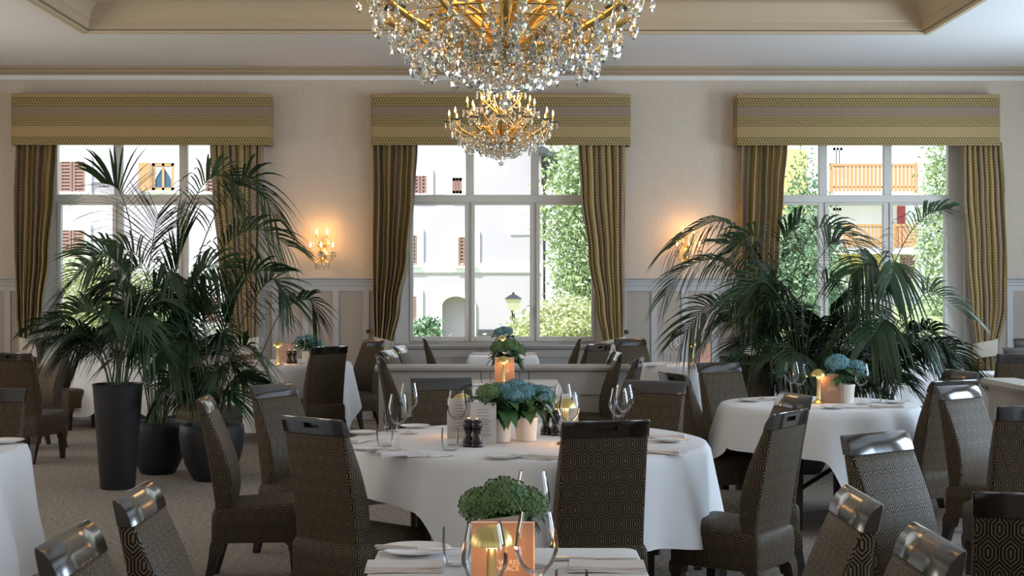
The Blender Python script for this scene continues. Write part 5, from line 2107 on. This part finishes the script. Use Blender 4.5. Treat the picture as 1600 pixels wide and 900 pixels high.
def frond_mesh(pts, leaf, n, seed, start=0.35, droop=0.5, width=0.017, spread=1.0, stem_r=0.0075, tw=48):
    rnd = random.Random(seed)
    pts = bez(pts, 26) if len(pts) <= 5 else [Vector(p) for p in pts]
    b = MB()
    N = len(pts)
    b.tube(pts, [stem_r * (1 - 0.72 * i / (N - 1)) for i in range(N)], 5, 1)
    up = Vector((0, 0, 1))
    ctw, stw = math.cos(R(tw)), math.sin(R(tw))

    def at(t):
        f = t * (N - 1)
        i = min(N - 2, int(f))
        return pts[i].lerp(pts[i + 1], f - i), (pts[i + 1] - pts[i]).normalized()
    n = max(12, int(n * 0.85))
    width *= 0.56
    for k in range(n):
        t = start + (1 - start) * (k + 0.5) / n
        p, T = at(t)
        S = T.cross(up)
        if S.length < 0.15:
            S = Vector((1, 0.2, 0))
        S.normalize()
        Un = S.cross(T).normalized()
        S, Un = S * ctw + Un * stw, Un * ctw - S * stw
        q = (t - start) / (1 - start)
        ln = 0.95 * leaf * (0.45 + 0.75 * math.sin(PI * min(1, q * 0.78 + 0.16))) * rnd.uniform(0.88, 1.08)
        for sd in (-1, 1):
            a = R(70 - 40 * q + rnd.uniform(-6, 6)) * spread
            d = (S * sd * math.sin(a) + T * math.cos(a) + Un * 0.22).normalized()
            dr = (droop * 1.1 + 0.1) * rnd.uniform(0.8, 1.2)
            m = 5
            vs, fs = [], []
            for i in range(m + 1):
                s = i / m
                c = p + d * ln * s - up * dr * ln * s * s * 0.75
                w = width * (0.35 + 1.3 * math.sin(PI * (0.12 + 0.80 * s)) ** 0.8) * (1 - s ** 4) * 0.72
                side = d.cross(up)
                if side.length < 0.05:
                    side = S
                side = (side.normalized() * 0.75 + Un * 0.5 * sd).normalized()
                vs += [c - side * w, c + side * w]
            for i in range(m):
                fs.append((2 * i, 2 * i + 1, 2 * i + 3, 2 * i + 2))
            b.add(vs, fs, 0)
    return b


def palm(base, label, fronds, fill, seed, leaf=0.42, fillh=(0.5, 1.0), far=0.62):
    """fronds: (u, v, dy) points of the bend, the crown and the tip seen in the photo; fill: number of extra young fronds"""
    rnd = random.Random(seed)
    root = thing('kentia_palm', label, 'palm', base)
    B = Vector(base)
    k = 0
    for fr in fronds:
        opts = fr[-1] if isinstance(fr[-1], dict) else {}
        pp = [q for q in fr if not isinstance(q, dict)]
        off = Vector((rnd.uniform(-.06, .06), rnd.uniform(-.05, .05), -0.02))
        ctl = [off]
        for (u, v, dy) in pp:
            ctl.append(D(u, base[1] + dy, v) - B)
        # curve through the points: Catmull-Rom like sampling
        P = [ctl[0]] + ctl + [ctl[-1] + (ctl[-1] - ctl[-2]) * 0.5]
        out = []
        for i in range(1, len(P) - 2):
            for s in range(10):
                t = s / 10
                a0, a1, a2, a3 = P[i - 1], P[i], P[i + 1], P[i + 2]
                out.append(0.5 * ((2 * a1) + (a2 - a0) * t + (2 * a0 - 5 * a1 + 4 * a2 - a3) * t * t + (3 * a1 - a0 - 3 * a2 + a3) * t ** 3))
        out.append(ctl[-1])
        m = frond_mesh(out, opts.get('leaf', leaf), opts.get('n', 30), seed * 100 + k, opts.get('start', 0.48), opts.get('droop', 0.55), opts.get('w', 0.017), tw=opts.get('tw', 48 if k % 3 else -48))
        m.build('frond', [M['palm'], M['stem']], root, smooth=60, fix=False, uv=False)
        k += 1
    for j in range(fill):
        a = j * 2.39996 + seed
        h = rnd.uniform(*fillh)
        reach = rnd.uniform(0.25, far)
        dirv = Vector((math.cos(a), math.sin(a) * 0.8, 0))
        p0 = dirv * 0.06 + Vector((0, 0, -0.02))
        p1 = dirv * 0.10 + Vector((0, 0, h * 0.7))
        p2 = dirv * reach * 0.55 + Vector((0, 0, h * 1.15))
        p3 = dirv * reach * 1.15 + Vector((0, 0, h * rnd.uniform(0.7, 1.0)))
        m = frond_mesh([p0, p1, p2, p3], leaf * rnd.uniform(0.65, 0.95), 24, seed * 100 + 50 + j, 0.42, rnd.uniform(0.5, 0.9), 0.015, 1.0, 0.006, rnd.uniform(-45, 45))
        m.build('frond', [M['palm'], M['stem']], root, smooth=60, fix=False, uv=False)
    return root


palm(PA, 'tall palm in the tall black planter, its fronds before the left window', [
    [(200, 470, 0.0), (206, 370, 0.0), (187, 300, -0.05), (158, 285, -0.1), dict(leaf=.50, n=34, start=.50, droop=.35)],
    [(196, 480, 0.1), (178, 430, 0.1), (132, 420, 0.15), (94, 460, 0.2), dict(leaf=.40)],
    [(180, 520, -0.1), (150, 490, -0.1), (118, 490, -0.1), (88, 512, -0.1), dict(leaf=.36)],
    [(178, 550, 0.1), (150, 530, 0.0), (120, 535, -0.05), (104, 556, -0.1), dict(leaf=.30)],
    [(215, 480, -0.1), (232, 420, -0.1), (240, 370, -0.1), (247, 335, -0.1), dict(leaf=.50, n=22, droop=.1, start=.55)],
    [(205, 500, -0.2), (200, 440, -0.3), (170, 400, -0.4), (140, 400, -0.5), dict(leaf=.40)],
    [(210, 520, 0.1), (225, 470, 0.2), (250, 450, 0.3), (280, 470, 0.4), dict(leaf=.38)],
    [(190, 540, 0.2), (200, 490, 0.3), (190, 440, 0.4), (160, 440, 0.5), dict(leaf=.36)],
], 15, 3, 0.36, (0.25, 0.7))
palm(PB, 'palm with long stems in the middle black bowl, crown above the others', [
    [(258, 560, 0.0), (275, 430, 0.0), (300, 320, 0.0), (335, 275, 0.0), (372, 290, 0.0), dict(leaf=.46, n=34, start=.55, droop=.6)],
    [(262, 560, 0.1), (300, 430, 0.1), (340, 330, 0.1), (390, 278, 0.1), (430, 340, 0.1), dict(leaf=.42, n=36, start=.55, droop=.7)],
    [(252, 570, 0.0), (250, 470, -0.1), (262, 420, -0.3), (270, 450, -0.6), dict(leaf=.42, n=26, droop=.9)],
    [(265, 570, 0.0), (295, 480, 0.0), (345, 390, 0.0), (400, 358, 0.0), (452, 385, 0.0), dict(leaf=.40, n=36, start=.5, droop=.7)],
    [(245, 560, 0.0), (236, 470, 0.1), (222, 420, 0.2), (190, 420, 0.3), dict(leaf=.44)],
    [(250, 560, 0.0), (262, 460, 0.1), (280, 400, 0.2), (275, 345, 0.3), dict(leaf=.52, n=26, droop=.15)],
    [(255, 560, 0.0), (290, 470, -0.2), (320, 420, -0.3), (355, 420, -0.4), dict(leaf=.42)],
    [(240, 570, 0.0), (225, 500, -0.2), (200, 470, -0.3), (170, 490, -0.4), dict(leaf=.38)],
    [(255, 570, 0.0), (245, 470, 0.3), (215, 400, 0.3), (165, 385, 0.3), dict(leaf=.42, droop=.6)],
    [(255, 570, 0.0), (285, 480, -0.1), (300, 450, -0.3), (310, 470, -0.5), dict(leaf=.40, droop=.9)],
], 14, 4, 0.38, (0.55, 1.25))
palm(PC, 'spreading palm in the right black bowl of the left group, fronds towards the wall', [
    [(350, 590, 0.0), (385, 490, 0.0), (425, 437, 0.0), (452, 470, 0.0), dict(leaf=.32, n=30)],
    [(352, 620, 0.1), (400, 570, 0.1), (438, 490, 0.1), (480, 468, 0.1), (494, 490, 0.1), dict(leaf=.26, n=28, start=.55, droop=.8)],
    [(340, 590, 0.0), (350, 500, -0.1), (385, 430, -0.1), (440, 425, -0.1), dict(leaf=.34)],
    [(325, 600, 0.0), (320, 520, -0.1), (318, 490, -0.1), (322, 455, -0.1), dict(leaf=.40, droop=.2)],
    [(318, 600, 0.0), (300, 540, -0.2), (280, 520, -0.3), (262, 560, -0.4), dict(leaf=.36, droop=.8)],
    [(335, 610, 0.0), (360, 560, -0.1), (385, 540, -0.2), (410, 570, -0.3), dict(leaf=.34, droop=.7)],
    [(320, 640, -0.1), (295, 612, -0.3), (265, 606, -0.4), (245, 625, -0.5), dict(leaf=.22, droop=.6)],
    [(345, 640, 0.0), (370, 605, 0.0), (385, 595, 0.0), (420, 600, -0.1), dict(leaf=.20, droop=.6)],
    [(330, 600, 0.2), (345, 530, 0.3), (365, 480, 0.4), (360, 430, 0.5), dict(leaf=.38, droop=.3)],
], 11, 5, 0.34, (0.35, 0.85), 0.36)
palm(PD, 'palm in the small black planter, long fronds drooping to the left', [
    [(1192, 520, 0.0), (1185, 410, 0.0), (1135, 347, 0.0), (1085, 360, 0.0), (1046, 388, 0.0), dict(leaf=.38, n=36, start=.42, droop=.8, tw=20)],
    [(1190, 530, 0.0), (1175, 460, -0.1), (1125, 407, -0.1), (1070, 420, -0.1), (1038, 462, -0.1), dict(leaf=.36, n=36, start=.42, droop=.7, tw=20)],
    [(1185, 540, 0.0), (1150, 490, 0.1), (1105, 480, 0.1), (1068, 522, 0.1), dict(leaf=.38, droop=.7)],
    [(1188, 540, -0.1), (1160, 510, -0.2), (1125, 505, -0.3), (1095, 540, -0.4), dict(leaf=.32, droop=.8)],
    [(1200, 520, 0.0), (1215, 450, -0.1), (1200, 430, -0.2), (1180, 460, -0.3), dict(leaf=.40, droop=.8)],
    [(1195, 520, 0.1), (1190, 440, 0.2), (1170, 390, 0.2), (1120, 380, 0.2), dict(leaf=.40, droop=.8)],
    [(1205, 540, 0.0), (1225, 490, 0.0), (1250, 490, 0.0), (1270, 530, 0.0), dict(leaf=.34)],
], 10, 6, 0.34, (0.25, 0.65), 0.38)
palm(PE, 'middle palm of the right group, dense dark fronds above the hydrangea', [
    [(1245, 540, 0.0), (1238, 440, 0.0), (1275, 358, 0.0), (1330, 372, 0.0), (1355, 408, 0.0), dict(leaf=.42, n=36, start=.48, droop=.8)],
    [(1250, 540, 0.0), (1230, 430, 0.1), (1225, 380, 0.1), (1250, 342, 0.1), dict(leaf=.34, n=26, droop=.5)],
    [(1260, 540, 0.0), (1275, 470, -0.1), (1300, 440, -0.2), (1325, 480, -0.3), dict(leaf=.42, droop=.9, n=34)],
    [(1240, 540, 0.0), (1215, 440, 0.1), (1180, 370, 0.1), (1140, 395, 0.1), dict(leaf=.40, droop=.8)],
    [(1240, 540, 0.0), (1220, 470, -0.1), (1190, 440, -0.1), (1150, 470, -0.2), dict(leaf=.40, droop=.7)],
    [(1262, 550, 0.0), (1300, 490, 0.1), (1340, 470, 0.2), (1375, 510, 0.2), dict(leaf=.38, droop=.7)],
    [(1255, 540, 0.0), (1255, 450, 0.2), (1290, 390, 0.3), (1310, 375, 0.3), dict(leaf=.44, droop=.5)],
], 18, 7, 0.38, (0.45, 1.0))
palm(PF, 'right palm of the right group, one frond rising against the window', [
    [(1384, 540, 0.0), (1386, 450, 0.0), (1415, 375, 0.0), (1450, 335, 0.0), (1484, 326, 0.0), dict(leaf=.36, n=34, start=.46, droop=.7)],
    [(1376, 540, 0.0), (1378, 450, -0.1), (1360, 410, -0.2), (1330, 428, -0.3), dict(leaf=.40, n=32, droop=.9)],
    [(1372, 540, 0.0), (1385, 440, -0.1), (1398, 408, -0.2), (1390, 440, -0.4), dict(leaf=.38, n=30, droop=1.0)],
    [(1390, 550, 0.0), (1420, 495, 0.0), (1455, 455, 0.0), (1515, 497, 0.0), dict(leaf=.34, n=34, droop=.6)],
    [(1395, 560, -0.1), (1430, 520, -0.2), (1462, 520, -0.3), (1492, 570, -0.4), dict(leaf=.40, n=32, droop=1.0)],
    [(1388, 560, -0.1), (1410, 520, -0.3), (1430, 520, -0.4), (1450, 560, -0.5), dict(leaf=.40, n=30, droop=1.0)],
    [(1370, 550, -0.1), (1350, 510, -0.2), (1325, 505, -0.3), (1300, 545, -0.4), dict(leaf=.36, droop=.8)],
    [(1380, 550, -0.1), (1390, 510, -0.3), (1380, 500, -0.4), (1360, 530, -0.5), dict(leaf=.36, droop=.9)],
    [(1395, 560, 0.1), (1440, 540, 0.1), (1480, 545, 0.1), (1515, 585, 0.1), dict(leaf=.30, droop=.7)],
], 18, 8, 0.38, (0.35, 0.85))
